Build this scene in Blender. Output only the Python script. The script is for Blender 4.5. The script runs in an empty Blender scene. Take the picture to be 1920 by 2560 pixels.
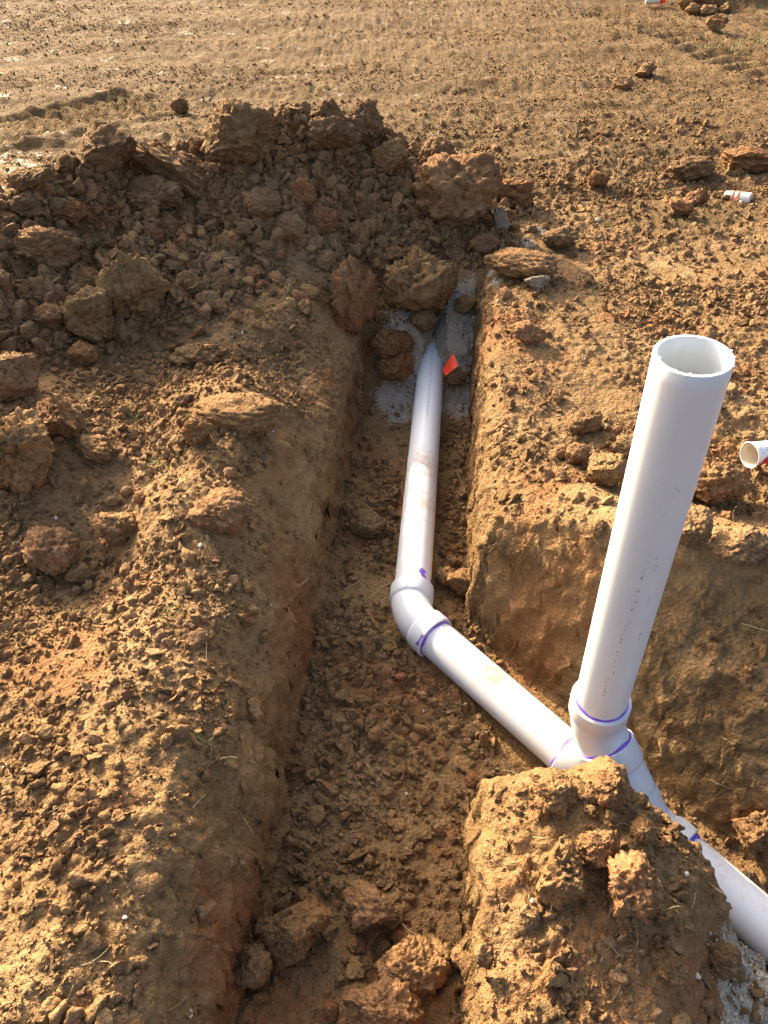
import bpy, bmesh, math, random
import numpy as np
from mathutils import Vector, Matrix

# ------------------------------------------------------------------ camera, sky, sun, exposure
scene = bpy.context.scene
COL = scene.collection
CAM_H, PITCH = 1.45, math.radians(42.4)
cam_data = bpy.data.cameras.new('camera')
cam = bpy.data.objects.new('camera', cam_data)
COL.objects.link(cam)
cam.location = (0, 0, CAM_H)
cam.rotation_euler = (math.pi / 2 - PITCH, 0, 0)
cam_data.sensor_fit = 'VERTICAL'
cam_data.sensor_height = 24.0
cam_data.lens = 24.0 * 1923.0 / 2560.0
cam_data.clip_start = 0.02
cam_data.clip_end = 500
scene.camera = cam

SUN_AZ, SUN_EL = math.radians(37), math.radians(24.5)      # azimuth: left of straight ahead (+Y)
sun_dir = Vector((-math.sin(SUN_AZ) * math.cos(SUN_EL), math.cos(SUN_AZ) * math.cos(SUN_EL), math.sin(SUN_EL)))
world = bpy.data.worlds.new('World')
scene.world = world
world.use_nodes = True
wn = world.node_tree
bg = wn.nodes['Background']
sky = wn.nodes.new('ShaderNodeTexSky')
sky.sky_type = 'NISHITA'
sky.sun_disc = False
sky.sun_elevation = SUN_EL
sky.sun_rotation = -SUN_AZ
sky.air_density = 0.8
sky.dust_density = 8.0
sky.ozone_density = 0.3
wn.links.new(sky.outputs[0], bg.inputs[0])
bg.inputs[1].default_value = 0.15
sun_data = bpy.data.lights.new('sun', 'SUN')
sun_data.energy = 3.6
sun_data.angle = math.radians(0.55)
sun_data.color = (1.0, 0.81, 0.54)
sun = bpy.data.objects.new('sun', sun_data)
COL.objects.link(sun)
sun.rotation_euler = sun_dir.to_track_quat('Z', 'Y').to_euler()
sun.location = (-4, 6, 5)
vs = scene.view_settings
vs.view_transform = 'Standard'
vs.look = 'None'
vs.exposure = 1.93
vs.gamma = 1.0
vs.use_curve_mapping = False

rng = np.random.default_rng(7)
R = random.Random(11)

# ------------------------------------------------------------------ noise
_g = np.random.default_rng(3)
_PERM = _g.permutation(256)
_PERM = np.concatenate([_PERM, _PERM, _PERM])
_ANG = _g.random(256) * 2 * np.pi
_GX, _GY = np.cos(_ANG), np.sin(_ANG)
_G3 = _g.normal(size=(256, 3)); _G3 /= np.linalg.norm(_G3, axis=1)[:, None]
_RND = _g.random((256, 4))

def _fade(t): return t * t * t * (t * (t * 6 - 15) + 10)

def perlin2(x, y, seed=0):
    x = x + seed * 17.13; y = y + seed * 9.71
    xi = np.floor(x).astype(np.int64); yi = np.floor(y).astype(np.int64)
    xf = x - xi; yf = y - yi
    u, v = _fade(xf), _fade(yf)
    def g(ix, iy, dx, dy):
        h = _PERM[(_PERM[ix & 255] + iy) & 255]
        return _GX[h] * dx + _GY[h] * dy
    a = g(xi, yi, xf, yf); b = g(xi + 1, yi, xf - 1, yf)
    c = g(xi, yi + 1, xf, yf - 1); d = g(xi + 1, yi + 1, xf - 1, yf - 1)
    return 1.5 * ((a + u * (b - a)) * (1 - v) + (c + u * (d - c)) * v)

def fbm2(x, y, octv=4, seed=0, gain=0.5, ridged=False):
    s = 0; a = 1.0; f = 1.0
    for k in range(octv):
        n = perlin2(x * f, y * f, seed + k * 3)
        if ridged: n = np.abs(n) * 2 - 0.6
        s = s + a * n
        a *= gain; f *= 2.03
    return s

def perlin3(p, seed=0):
    p = p + seed * np.array([11.3, 7.7, 5.1])
    i = np.floor(p).astype(np.int64); f = p - i
    w = _fade(f)
    def g(dx, dy, dz):
        h = _PERM[(_PERM[(_PERM[(i[:, 0] + dx) & 255] + i[:, 1] + dy) & 255] + i[:, 2] + dz) & 255]
        q = _G3[h]
        return q[:, 0] * (f[:, 0] - dx) + q[:, 1] * (f[:, 1] - dy) + q[:, 2] * (f[:, 2] - dz)
    def lx(dy, dz):
        a, b = g(0, dy, dz), g(1, dy, dz)
        return a + w[:, 0] * (b - a)
    def ly(dz):
        a, b = lx(0, dz), lx(1, dz)
        return a + w[:, 1] * (b - a)
    a, b = ly(0), ly(1)
    return 1.5 * (a + w[:, 2] * (b - a))

def fbm3(p, octv=4, seed=0, gain=0.5):
    s = 0; a = 1.0; f = 1.0
    for k in range(octv):
        s = s + a * perlin3(p * f, seed + k * 5); a *= gain; f *= 2.1
    return s

def bumps(x, y, cell, seed, prob=0.6, rmin=0.25, rmax=0.6, flat=0.7):
    """half-buried lumps on a jittered lattice, heights in metres"""
    X = x / cell + seed * 3.7; Y = y / cell + seed * 8.3
    X = X + 0.18 * perlin2(X * 2.1, Y * 2.1, seed + 1); Y = Y + 0.18 * perlin2(X * 2.1, Y * 2.1, seed + 2)
    xi = np.floor(X).astype(np.int64); yi = np.floor(Y).astype(np.int64)
    out = np.zeros_like(X)
    for dx in (-1, 0, 1):
        for dy in (-1, 0, 1):
            cx, cy = xi + dx, yi + dy
            h = _PERM[(_PERM[(cx + seed * 31) & 255] + cy) & 255]
            r = _RND[h]
            rad = np.where(r[:, 2] < prob, rmin + (rmax - rmin) * r[:, 3], 0.0) if X.ndim == 1 else np.where(r[..., 2] < prob, rmin + (rmax - rmin) * r[..., 3], 0.0)
            rx, ry = (r[:, 0], r[:, 1]) if X.ndim == 1 else (r[..., 0], r[..., 1])
            d2 = (X - cx - rx) ** 2 + (Y - cy - ry) ** 2
            out = np.maximum(out, np.sqrt(np.maximum(0, rad * rad - d2)))
    return out * cell * flat

def sst(a, b, x):
    t = np.clip((x - a) / (b - a), 0, 1)
    return t * t * (3 - 2 * t)

# ------------------------------------------------------------------ lay of the land (metres; +Y away from the viewer)
AX0, AX_Y, AX_S = 0.0935, 1.662, 0.0897          # first trench: pipe axis X = AX0 + AX_S*(Y-AX_Y)
PIPE_Z = -0.333
FLOOR = -0.395
P_BEND = np.array([0.078, 1.4895])               # where the pipe turns
D2 = np.array([0.652, -0.758]); N2 = np.array([0.758, 0.652])
A2 = np.array([0.149, 1.407])                    # a point on the second run's axis

def axis_x(Y): return AX0 + AX_S * (np.minimum(Y, 4.5) - AX_Y)
def uw(X, Y):
    u = (X - axis_x(Y)) * 0.996
    w = (X - A2[0]) * N2[0] + (Y - A2[1]) * N2[1]
    s = (X - A2[0]) * D2[0] + (Y - A2[1]) * D2[1]
    return u, w, s
def gauss(X, Y, cx, cy, rx, ry, rot=0.0):
    c, n = math.cos(rot), math.sin(rot)
    a = (X - cx) * c + (Y - cy) * n; b = -(X - cx) * n + (Y - cy) * c
    return np.exp(-(a / rx) ** 2 - (b / ry) ** 2)

def pile_shape(X, Y):
    wx = X + 0.10 * perlin2(X * 2.2, Y * 2.2, 5); wy = Y + 0.10 * perlin2(X * 2.2, Y * 2.2, 6)
    # crest line sweeps from beyond the trench end round to the left edge
    cy = np.interp(wx, [-3, -1.7, -1.1, -0.6, -0.1, 0.25, 0.6, 1.2], [2.5, 2.75, 3.3, 3.6, 3.75, 3.85, 3.95, 4.0])
    ch = np.interp(wx, [-3, -1.7, -1.1, -0.6, -0.1, 0.18, 0.42, 0.8], [0.34, 0.38, 0.38, 0.42, 0.35, 0.25, 0.08, 0.0])
    d = wy - cy
    near = np.interp(wx, [-3, -1.7, -1.0, -0.55, -0.3, 0.3], [1.0, 1.0, 0.95, 0.90, 0.66, 0.66])
    prof = np.where(d < 0, np.clip(1 + d / near, 0, 1), np.clip(1 - d / 0.42, 0, 1))
    prof = 0.35 * prof * prof * (3 - 2 * prof) + 0.65 * prof
    return ch * prof

def masks(X, Y):
    u, w, s = uw(X, Y)
    n1 = fbm2(X * 4, Y * 4, 3, 21)
    m = {}
    sand = sst(2.44, 2.66, Y + 0.26 * n1 - 0.25 * (u > 0.05) * 0.6) * sst(3.22, 3.08, Y + 0.10 * n1) * sst(-0.22, -0.13, u + 0.09 * n1 - 0.10 * sst(2.75, 2.5, Y)) * sst(0.180, 0.160, u)
    ash = np.zeros_like(X)
    for (ax, ay, r) in ((0.46, 2.98, 0.05), (0.48, 3.10, 0.05), (0.55, 3.25, 0.04), (0.62, 3.36, 0.06), (0.72, 3.5, 0.08)):
        ash = np.maximum(ash, np.exp(-((X - ax) ** 2 + (Y - ay) ** 2) / r ** 2))
    ash = sst(0.35, 0.75, ash + 0.25 * n1)
    near_sand = gauss(X, Y, 0.70, 0.42, 0.12, 0.2, -0.3)
    near_sand = sst(0.3, 0.7, near_sand + 0.3 * n1)
    m['sand'] = np.clip(np.maximum(np.maximum(sand, ash * 0.62), near_sand * 0.85), 0, 1)
    red = sst(0.25, 0.75, fbm2(X * 2.3, Y * 2.3, 3, 33) + 0.25 * (np.abs(u + 0.29) < 0.05))
    m['red'] = red
    m['wet'] = sst(0.25, 0.6, fbm2(X * 3.5, Y * 6, 4, 44) + 0.70 * gauss(X, Y, -2.1, 4.2, 0.75, 0.60) + 0.12 * gauss(X, Y, -3.4, 7.6, 2.2, 1.2) - 0.22) * sst(3.6, 4.0, Y)
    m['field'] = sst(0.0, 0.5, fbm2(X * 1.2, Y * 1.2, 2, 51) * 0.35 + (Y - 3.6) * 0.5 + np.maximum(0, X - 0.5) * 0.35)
    m['grass'] = sst(0.45, 0.8, gauss(X, Y, 4.6, 9.9, 1.3, 1.5) + 0.35 * fbm2(X * 3, Y * 3, 3, 61))
    return m

def height(X, Y, fine=True):
    X = np.asarray(X, dtype=float); Y = np.asarray(Y, dtype=float)
    wob = 0.030 * perlin2(X * 3.1, Y * 3.1, 1) + 0.016 * perlin2(X * 9, Y * 9, 2)
    wob2 = 0.035 * perlin2(X * 3.4, Y * 3.4, 3) + 0.018 * perlin2(X * 10, Y * 10, 4)
    u, w, s = uw(X, Y)
    far = sst(3.3, 4.2, Y)
    # rolling ground
    h = 0.035 * fbm2(X * 0.8, Y * 0.8, 3, 8) * (1 - 0.4 * far)
    h = h + (0.06 + 0.035 * np.exp(-((Y - 1.85) / 0.40) ** 2)) * np.exp(-((u + 0.56) / 0.20) ** 2) * (1 - far)                         # windrow along the left bank
    h = h + 0.11 * np.clip(u + 0.42, -0.9, 0) * sst(1.9, 1.3, Y)
    # graded wheel ruts sweeping across the field, almost square to the view
    yr = Y - 0.10 * X + 0.05 * fbm2(X * 0.7, Y * 0.7, 2, 70)
    ruts = 0.040 * perlin2(X * 0.16, yr * 1.3, 71) + 0.014 * perlin2(X * 0.3, yr * 4.5, 72) + 0.008 * perlin2(X * 0.8, yr * 9.0, 73)
    h = h + ruts * far * sst(3.2, 1.2, X - 0.25 * (Y - 4))
    # lug prints of tyres
    def tread(cx, cy, rot, ln, wd, pitch, amp):
        c, n = math.cos(rot), math.sin(rot)
        a = (X - cx) * c + (Y - cy) * n; b = -(X - cx) * n + (Y - cy) * c
        k = sst(ln, ln * 0.8, np.abs(a)) * sst(wd, wd * 0.85, np.abs(b))
        lug = sst(-0.2, 0.5, np.sin((a + 0.35 * np.abs(b)) * 2 * np.pi / pitch))
        edge = np.exp(-((np.abs(b) - wd) / 0.05) ** 2) * sst(ln, ln * 0.8, np.abs(a))
        return k * (lug - 0.7) * amp + edge * amp * 0.8
    h = h + tread(-2.05, 5.2, 0.75, 0.75, 0.34, 0.12, 0.035)
    h = h + tread(2.45, 7.6, 1.9, 1.5, 0.30, 0.20, 0.032)
    h = h + tread(3.55, 8.0, 1.8, 1.1, 0.26, 0.20, 0.028)
    h = h + 0.30 * gauss(X, Y, 3.50, 9.35, 0.42, 0.30)
    # spoil heap
    pile = pile_shape(X, Y)
    h = h + pile
    # left-hand mound by the frame edge and the embedded humps of the left bank
    h = h + 0.10 * gauss(X, Y, -1.12, 1.95, 0.30, 0.40) + 0.06 * gauss(X, Y, -0.52, 2.05, 0.20, 0.30)
    h = h + 0.05 * gauss(X, Y, -0.56, 1.55, 0.16, 0.14) - 0.05 * gauss(X, Y, -0.80, 1.45, 0.16, 0.22)
    # right-hand bank: lip above the second trench, slightly dished field behind
    h = h + 0.04 * gauss(X, Y, 0.36, 2.5, 0.14, 0.55) + 0.16 * np.exp(-((Y - np.interp(X, [0.4, 0.65, 1.0, 1.6, 3], [1.50, 1.34, 1.22, 1.12, 1.0])) / np.where(Y < np.interp(X, [0.4, 0.65, 1.0, 1.6, 3], [1.50, 1.34, 1.22, 1.12, 1.0]), 0.09, 0.25)) ** 2) * sst(0.28, 0.62, X) * sst(3.0, 2.0, X) - 0.03 * gauss(X, Y, 1.15, 1.9, 0.2, 0.15)
    h = h - 0.12 * gauss(X, Y, -0.36, 2.42, 0.20, 0.20) - 0.07 * gauss(X, Y, -0.85, 3.25, 0.14, 0.2)
    # trench 1 profile
    uu = u + wob * 0.9
    kf = np.interp(Y, [0.4, 1.1, 1.7, 2.3], [2.3, 1.8, 1.15, 1.0])
    crest = 0.055 * perlin2(X * 0.7 + 3, Y * 4.2, 14) * sst(2.6, 1.6, Y)
    uu = np.where(uu < -0.29, -0.29 + (uu + 0.29) * kf + crest * sst(-0.29, -0.36, uu), uu)
    pl = np.interp(uu, [-0.75, -0.56, -0.46, -0.40, -0.345, -0.315, -0.300, -0.287, -0.272, -0.24], [0, -0.005, -0.03, -0.07, -0.115, -0.15, -0.20, -0.34, FLOOR - 0.005, FLOOR - 0.01])
    ur = u + wob * 0.35
    pr = np.interp(ur, [0.10, 0.176, 0.190, 0.205, 0.25, 0.36], [FLOOR - 0.01, FLOOR, -0.12, -0.045, -0.012, 0])
    p1 = np.where(u < -0.05, pl, pr)
    end = sst(3.42, 3.08, Y + 0.06 * perlin2(X * 5, Y * 5, 9))
    # the floor ramps up under sand at the far end
    fl_up = 0.13 * sst(0.0, 0.065, np.abs(u)) * sst(2.66, 3.0, Y) + 0.22 * sst(2.75, 3.25, Y) + 0.04 * sst(0.9, 0.4, Y)
    p1 = np.maximum(p1, np.where(p1 < -0.02, FLOOR + fl_up, p1))
    inside1 = np.clip(-p1 / 0.1, 0, 1) * end
    h1 = h * (1 - inside1) + p1 * end
    # trench 2 profile (runs off to the lower right)
    ww = w + wob2
    wn_ = w + wob2 * 0.5
    yf = A2[1] + (0.145 - (X - A2[0]) * N2[0]) / N2[1]
    yc = np.interp(X, [0.2, 0.42, 0.62, 1.2, 2.5], [1.74, 1.64, 1.45, 1.30, 1.2]) + 0.4 * wob2
    tt = (Y + wob2 * 0.4 - yf) / np.maximum(0.16, yc - yf)
    pb = np.interp(tt, [0.0, 0.03, 0.09, 0.17, 0.27, 0.36, 0.52, 1.12], [FLOOR, -0.37, -0.285, -0.20, -0.115, -0.045, -0.005, 0.0])
    p2 = np.where(w > 0, pb, np.interp(wn_, [-0.22, -0.15, -0.115, -0.085, -0.05], [0.0, -0.02, -0.10, FLOOR, FLOOR]))
    g2 = sst(-0.30, -0.06, s)
    p2 = p2 * g2
    inside2 = np.clip(-p2 / 0.1, 0, 1)
    h2 = h * (1 - inside2) + p2
    # cut-off tip of the wedge between the trenches
    q = Y - 0.815 - 0.10 * (X - 0.3) + wob2 * 0.8
    p3 = np.interp(q, [-0.06, 0.0, 0.045, 0.10], [0, -0.03, -0.14, FLOOR])
    p3 = p3 * (w < 0.05) * (u > 0.0) * (Y < 1.8)
    h3 = h * (1 - np.clip(-p3 / 0.1, 0, 1)) + p3
    # the wedge itself: crusted hump that falls away towards the viewer
    wedge = sst(0.0, 0.06, u - 0.19) * sst(-0.05, -0.13, w) * (Y < 1.0)
    hw = (0.060 * np.exp(-((u - 0.40) / 0.13) ** 2) * sst(0.80, 0.70, Y) * sst(0.30, 0.55, Y) + 0.062 * gauss(X, Y, 0.325, 0.765, 0.055, 0.05) + 0.075 * gauss(X, Y, 0.455, 0.785, 0.030, 0.05) - 0.02 * sst(0.60, 0.40, Y) - 0.17 * sst(0.52, 0.75, X + 0.35 * (0.6 - Y)) * sst(0.72, 0.50, Y)) * wedge
    out = np.minimum(np.minimum(h1, h2), h3) + hw
    if fine:
        deep = sst(-0.10, -0.30, out)
        cl = np.clip(pile / 0.15, 0, 1)
        ragged = np.clip(0.35 + 0.65 * cl + 0.25 * deep - 0.15 * far, 0, 1)
        bank = (1 - far)
        patch = sst(-0.25, 0.35, fbm2(X * 2.0, Y * 2.0, 2, 81))
        patch = np.maximum(patch, cl) * (1 + 0.3 * wedge) * (1 - 0.5 * sst(0.22, 0.26, u) * sst(0.7, 0.5, u) * (Y > 1.4) * (Y < 3.0))
        calm = 1 - 0.45 * sst(-0.30, -0.40, u) * sst(1.9, 1.4, Y)
        patch = patch * calm
        slick = sst(0.2, 0.6, masks(X, Y)['wet'])
        out = out + bumps(X, Y, 0.16, 4, 0.45, 0.2, 0.5, 0.55) * (0.75 * cl + 0.15 * patch) * (1 - 0.3 * far)
        out = out + bumps(X, Y, 0.075, 5, 0.6, 0.2, 0.55, 0.6) * patch * ragged * sst(9, 6, Y)
        out = out + bumps(X, Y, 0.036, 6, 0.7, 0.2, 0.6, 0.62) * (0.25 + 0.75 * patch) * (1 - 0.7 * slick) * sst(6, 4.2, Y)
        out = out + bumps(X, Y, 0.019, 7, 0.75, 0.25, 0.6, 0.6) * (0.5 + 0.5 * patch) * (1 - 0.6 * slick) * sst(4.2, 3.2, Y)
        out = out + bumps(X, Y, 0.11, 8, 0.5, 0.2, 0.5, 0.35) * far * 0.45 * (1 - 0.8 * slick)
        out = out + (0.018 * np.abs(fbm2(X * 6, Y * 9, 3, 15, 0.6)) + 0.003 * fbm2(X * 14, Y * 14, 2, 16) * sst(8, 5, Y)) * far
        out = out + cl * (0.035 * fbm2(X * 5, Y * 5, 4, 17, 0.6) + bumps(X, Y, 0.24, 9, 0.6, 0.25, 0.5, 0.55) * 0.8)
        out = out + 0.010 * (fbm2(X * 11, Y * 11, 2, 12) + sst(6, 4, Y) * 0.25 * fbm2(X * 44, Y * 44, 2, 13)) * (0.5 + 0.5 * patch)
    return out

# grid: dense by the trenches, opening out to the horizon; columns follow the first trench
def spread(start, stop, d0, k):
    v = [start]; d = d0
    while (v[-1] < stop):
        v.append(v[-1] + d); d *= k
    return v
core = list(np.arange(-1.0, -0.36, 0.006)) + list(np.arange(-0.36, -0.24, 0.003)) + list(np.arange(-0.24, 0.165, 0.006)) + list(np.arange(0.165, 0.215, 0.0025)) + list(np.arange(0.215, 1.1, 0.006))
right = spread(1.1, 90, 0.0062, 1.017)[1:]
left = [-v for v in spread(1.0, 90, 0.0062, 1.017)[1:]][::-1]
cols = np.array(left + core + right)
rows = np.array([-v for v in spread(-0.30, 3, 0.02, 1.15)[1:]][::-1] + list(np.arange(0.30, 2.7, 0.006)) + spread(2.7, 11.5, 0.0062, 1.0115) + spread(11.7, 160, 0.13, 1.10))
shear = axis_x(rows) - AX0
GX = cols[None, :] + shear[:, None] + AX0
GY = np.repeat(rows[:, None], len(cols), axis=1)
nr, nc = GX.shape
GZ = np.vstack([height(GX[i:i + 60].ravel(), GY[i:i + 60].ravel()).reshape(-1, nc) for i in range(0, nr, 60)])
# fade relief far outside the picture
GZ *= (1 - sst(14, 40, np.hypot(GX, GY)))

def ground_z(X, Y):
    X = np.asarray(X, dtype=float); Y = np.asarray(Y, dtype=float)
    c = X - (axis_x(Y) - AX0) - AX0
    i = np.clip(np.searchsorted(rows, Y) - 1, 0, nr - 2); j = np.clip(np.searchsorted(cols, c) - 1, 0, nc - 2)
    fy = np.clip((Y - rows[i]) / (rows[i + 1] - rows[i]), 0, 1); fx = np.clip((c - cols[j]) / (cols[j + 1] - cols[j]), 0, 1)
    return (GZ[i, j] * (1 - fx) + GZ[i, j + 1] * fx) * (1 - fy) + (GZ[i + 1, j] * (1 - fx) + GZ[i + 1, j + 1] * fx) * fy

FPX = 1923.0 * 1659 / 1920
SP, CP = math.sin(PITCH), math.cos(PITCH)
def sight(x, y):
    a = (x - 829.5) / FPX; v = (1106 - y) / FPX
    return np.array([a, CP + v * SP, v * CP - SP])
def spot(x, y):
    """where the line of sight through a point of the photograph meets the ground"""
    d = sight(x, y); t = np.arange(0.6, 14, 0.004)
    P = np.array([0, 0, CAM_H])[None] + t[:, None] * d[None]
    below = P[:, 2] < ground_z(P[:, 0], P[:, 1])
    k = int(np.argmax(below)) if below.any() else len(t) - 1
    return P[k], t[k]

# ------------------------------------------------------------------ materials
MATS = {}
def new_mat(name):
    m = bpy.data.materials.new(name); m.use_nodes = True
    nt = m.node_tree
    return m, nt, nt.nodes['Principled BSDF']
def nd(nt, t, **kw):
    n = nt.nodes.new(t)
    for k, v in kw.items():
        if k.startswith('i_'): n.inputs[k[2:].replace('_', ' ')].default_value = v
        else: setattr(n, k, v)
    return n
def mixc(nt, fac, a, b, mode='MIX'):
    n = nt.nodes.new('ShaderNodeMix'); n.data_type = 'RGBA'; n.blend_type = mode
    for sock, v in ((n.inputs[0], fac), (n.inputs[6], a), (n.inputs[7], b)):
        if hasattr(v, 'default_value') or hasattr(v, 'is_output'): nt.links.new(v, sock)
        else: sock.default_value = v if not isinstance(v, tuple) else (*v, 1.0)[:4]
    return n.outputs[2]
def ramp(nt, src, a, b):
    n = nt.nodes.new('ShaderNodeMapRange'); n.inputs[1].default_value = a; n.inputs[2].default_value = b
    nt.links.new(src, n.inputs[0]); return n.outputs[0]
def mul(nt, a, b, op='MULTIPLY'):
    n = nt.nodes.new('ShaderNodeMath'); n.operation = op
    for sock, v in ((n.inputs[0], a), (n.inputs[1], b)):
        if hasattr(v, 'is_output'): nt.links.new(v, sock)
        else: sock.default_value = v
    return n.outputs[0]
def noise(nt, vec, scale, detail=4, rough=0.55):
    n = nt.nodes.new('ShaderNodeTexNoise'); n.inputs['Scale'].default_value = scale
    n.inputs['Detail'].default_value = detail; n.inputs['Roughness'].default_value = rough
    nt.links.new(vec, n.inputs['Vector']); return n.outputs[0]

def soil(name, dark, mid, pale, red=(0.25, 0.098, 0.038), red_amt=0.6, attr=False, rnd=0.0, bump=1.0, rough=0.93):
    if name not in ('sand_grain', 'pale_stone', 'clod_grey'): dark, mid, pale = [(c[0] * 0.97, c[1] * 0.955, c[2] * 0.87) for c in (dark, mid, pale)]
    m, nt, bs = new_mat(name)
    geo = nd(nt, 'ShaderNodeNewGeometry'); pos = geo.outputs['Position']
    n_big = noise(nt, pos, 2.2, 3); n_mid = noise(nt, pos, 13, 4, 0.6); n_fin = noise(nt, pos, 120, 3, 0.7); n_grit = noise(nt, pos, 420, 2)
    c = mixc(nt, ramp(nt, n_mid, 0.32, 0.68), dark, mid)
    c = mixc(nt, mul(nt, ramp(nt, n_fin, 0.45, 0.72), 0.55), c, pale)
    c = mixc(nt, mul(nt, ramp(nt, n_big, 0.50, 0.66), 0.45), c, pale)
    n_red = noise(nt, pos, 5.5, 4, 0.6)
    c = mixc(nt, mul(nt, ramp(nt, n_red, 0.57, 0.70), red_amt), c, red)
    if attr:
        def at(nm): return nd(nt, 'ShaderNodeAttribute', attribute_name=nm).outputs['Fac']
        c = mixc(nt, mul(nt, at('red'), 0.45), c, red)
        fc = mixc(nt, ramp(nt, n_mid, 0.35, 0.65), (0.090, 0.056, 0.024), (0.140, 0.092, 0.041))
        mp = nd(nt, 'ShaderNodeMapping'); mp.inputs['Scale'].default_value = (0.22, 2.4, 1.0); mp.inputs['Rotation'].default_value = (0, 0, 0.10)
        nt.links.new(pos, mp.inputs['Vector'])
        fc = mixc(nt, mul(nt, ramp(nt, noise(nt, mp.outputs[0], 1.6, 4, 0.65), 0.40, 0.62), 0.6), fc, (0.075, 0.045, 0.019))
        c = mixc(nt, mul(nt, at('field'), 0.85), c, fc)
        sv = noise(nt, pos, 260, 3, 0.7)
        sc = mixc(nt, ramp(nt, sv, 0.35, 0.65), (0.25, 0.205, 0.15), (0.52, 0.445, 0.34))
        smask = ramp(nt, mul(nt, at('sand'), mul(nt, n_fin, 0.5, 'SUBTRACT'), 'ADD'), 0.35, 0.62)
        c = mixc(nt, smask, c, sc)
        gm = ramp(nt, mul(nt, at('grass'), mul(nt, n_mid, 0.5, 'SUBTRACT'), 'ADD'), 0.3, 0.8)
        c = mixc(nt, mul(nt, gm, 0.6), c, (0.16, 0.17, 0.05))
        wm = at('wet')
        r = nd(nt, 'ShaderNodeMapRange'); r.inputs[3].default_value = rough; r.inputs[4].default_value = 0.36
        nt.links.new(mul(nt, wm, ramp(nt, noise(nt, pos, 24, 3, 0.6), 0.50, 0.60)), r.inputs[0])
        nt.links.new(r.outputs[0], bs.inputs['Roughness'])
    else:
        bs.inputs['Roughness'].default_value = rough
    if rnd:
        oi = nd(nt, 'ShaderNodeObjectInfo')
        hsv = nd(nt, 'ShaderNodeHueSaturation')
        nt.links.new(c, hsv.inputs['Color'])
        mr = nd(nt, 'ShaderNodeMapRange'); mr.inputs[3].default_value = 1 - rnd; mr.inputs[4].default_value = 1 + rnd
        nt.links.new(oi.outputs['Random'], mr.inputs[0]); nt.links.new(mr.outputs[0], hsv.inputs['Value'])
        r2 = mul(nt, mul(nt, oi.outputs['Random'], 7.31), 1.0, 'MODULO')
        mh = nd(nt, 'ShaderNodeMapRange'); mh.inputs[3].default_value = 0.490; mh.inputs[4].default_value = 0.503
        nt.links.new(r2, mh.inputs[0]); nt.links.new(mh.outputs[0], hsv.inputs['Hue'])
        c = hsv.outputs[0]
    nt.links.new(c, bs.inputs['Base Color'])
    bs.inputs['Specular IOR Level'].default_value = 0.12
    vor = nd(nt, 'ShaderNodeTexVoronoi'); vor.inputs['Scale'].default_value = 95; nt.links.new(pos, vor.inputs['Vector'])
    hgt = mul(nt, mul(nt, n_fin, 1.3), mul(nt, vor.outputs[0], -0.55), 'ADD')
    hgt = mul(nt, hgt, mul(nt, n_grit, 0.30), 'ADD')
    hgt = mul(nt, hgt, mul(nt, noise(nt, pos, 45, 3, 0.65), 1.8), 'ADD')
    if attr: hgt = mul(nt, hgt, mul(nt, noise(nt, pos, 17, 4, 0.7), 1.6), 'ADD')
    b = nd(nt, 'ShaderNodeBump'); b.inputs['Strength'].default_value = 0.85 * bump; b.inputs['Distance'].default_value = 0.011
    nt.links.new(hgt, b.inputs['Height']); nt.links.new(b.outputs[0], bs.inputs['Normal'])
    MATS[name] = m
    return m

DARK, MID, PALE = (0.150, 0.086, 0.040), (0.250, 0.150, 0.072), (0.36, 0.242, 0.130)
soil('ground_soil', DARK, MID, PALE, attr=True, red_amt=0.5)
soil('clod_brown', DARK, MID, PALE, rnd=0.14, red_amt=0.55)
soil('clod_ochre', (0.175, 0.094, 0.043), (0.270, 0.150, 0.070), (0.36, 0.226, 0.118), rnd=0.08, red_amt=0.35)
soil('clod_dark', (0.140, 0.082, 0.040), (0.225, 0.138, 0.068), (0.32, 0.215, 0.118), rnd=0.10, red_amt=0.2)
soil('clod_red', (0.165, 0.078, 0.034), (0.245, 0.118, 0.052), (0.32, 0.185, 0.09), rnd=0.08, red_amt=0.7)
soil('clod_grey', (0.19, 0.145, 0.095), (0.28, 0.22, 0.15), (0.38, 0.31, 0.22), rnd=0.10, red_amt=0.0)
soil('crumb_soil', DARK, MID, PALE, rnd=0.15, red_amt=0.5, bump=1.0)
soil('sand_grain', (0.27, 0.225, 0.17), (0.46, 0.395, 0.305), (0.58, 0.51, 0.41), rnd=0.3, red_amt=0.0, bump=0.3)
soil('pale_stone', (0.42, 0.36, 0.27), (0.54, 0.48, 0.38), (0.64, 0.59, 0.49), rnd=0.2, red_amt=0.0, bump=0.3)

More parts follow.
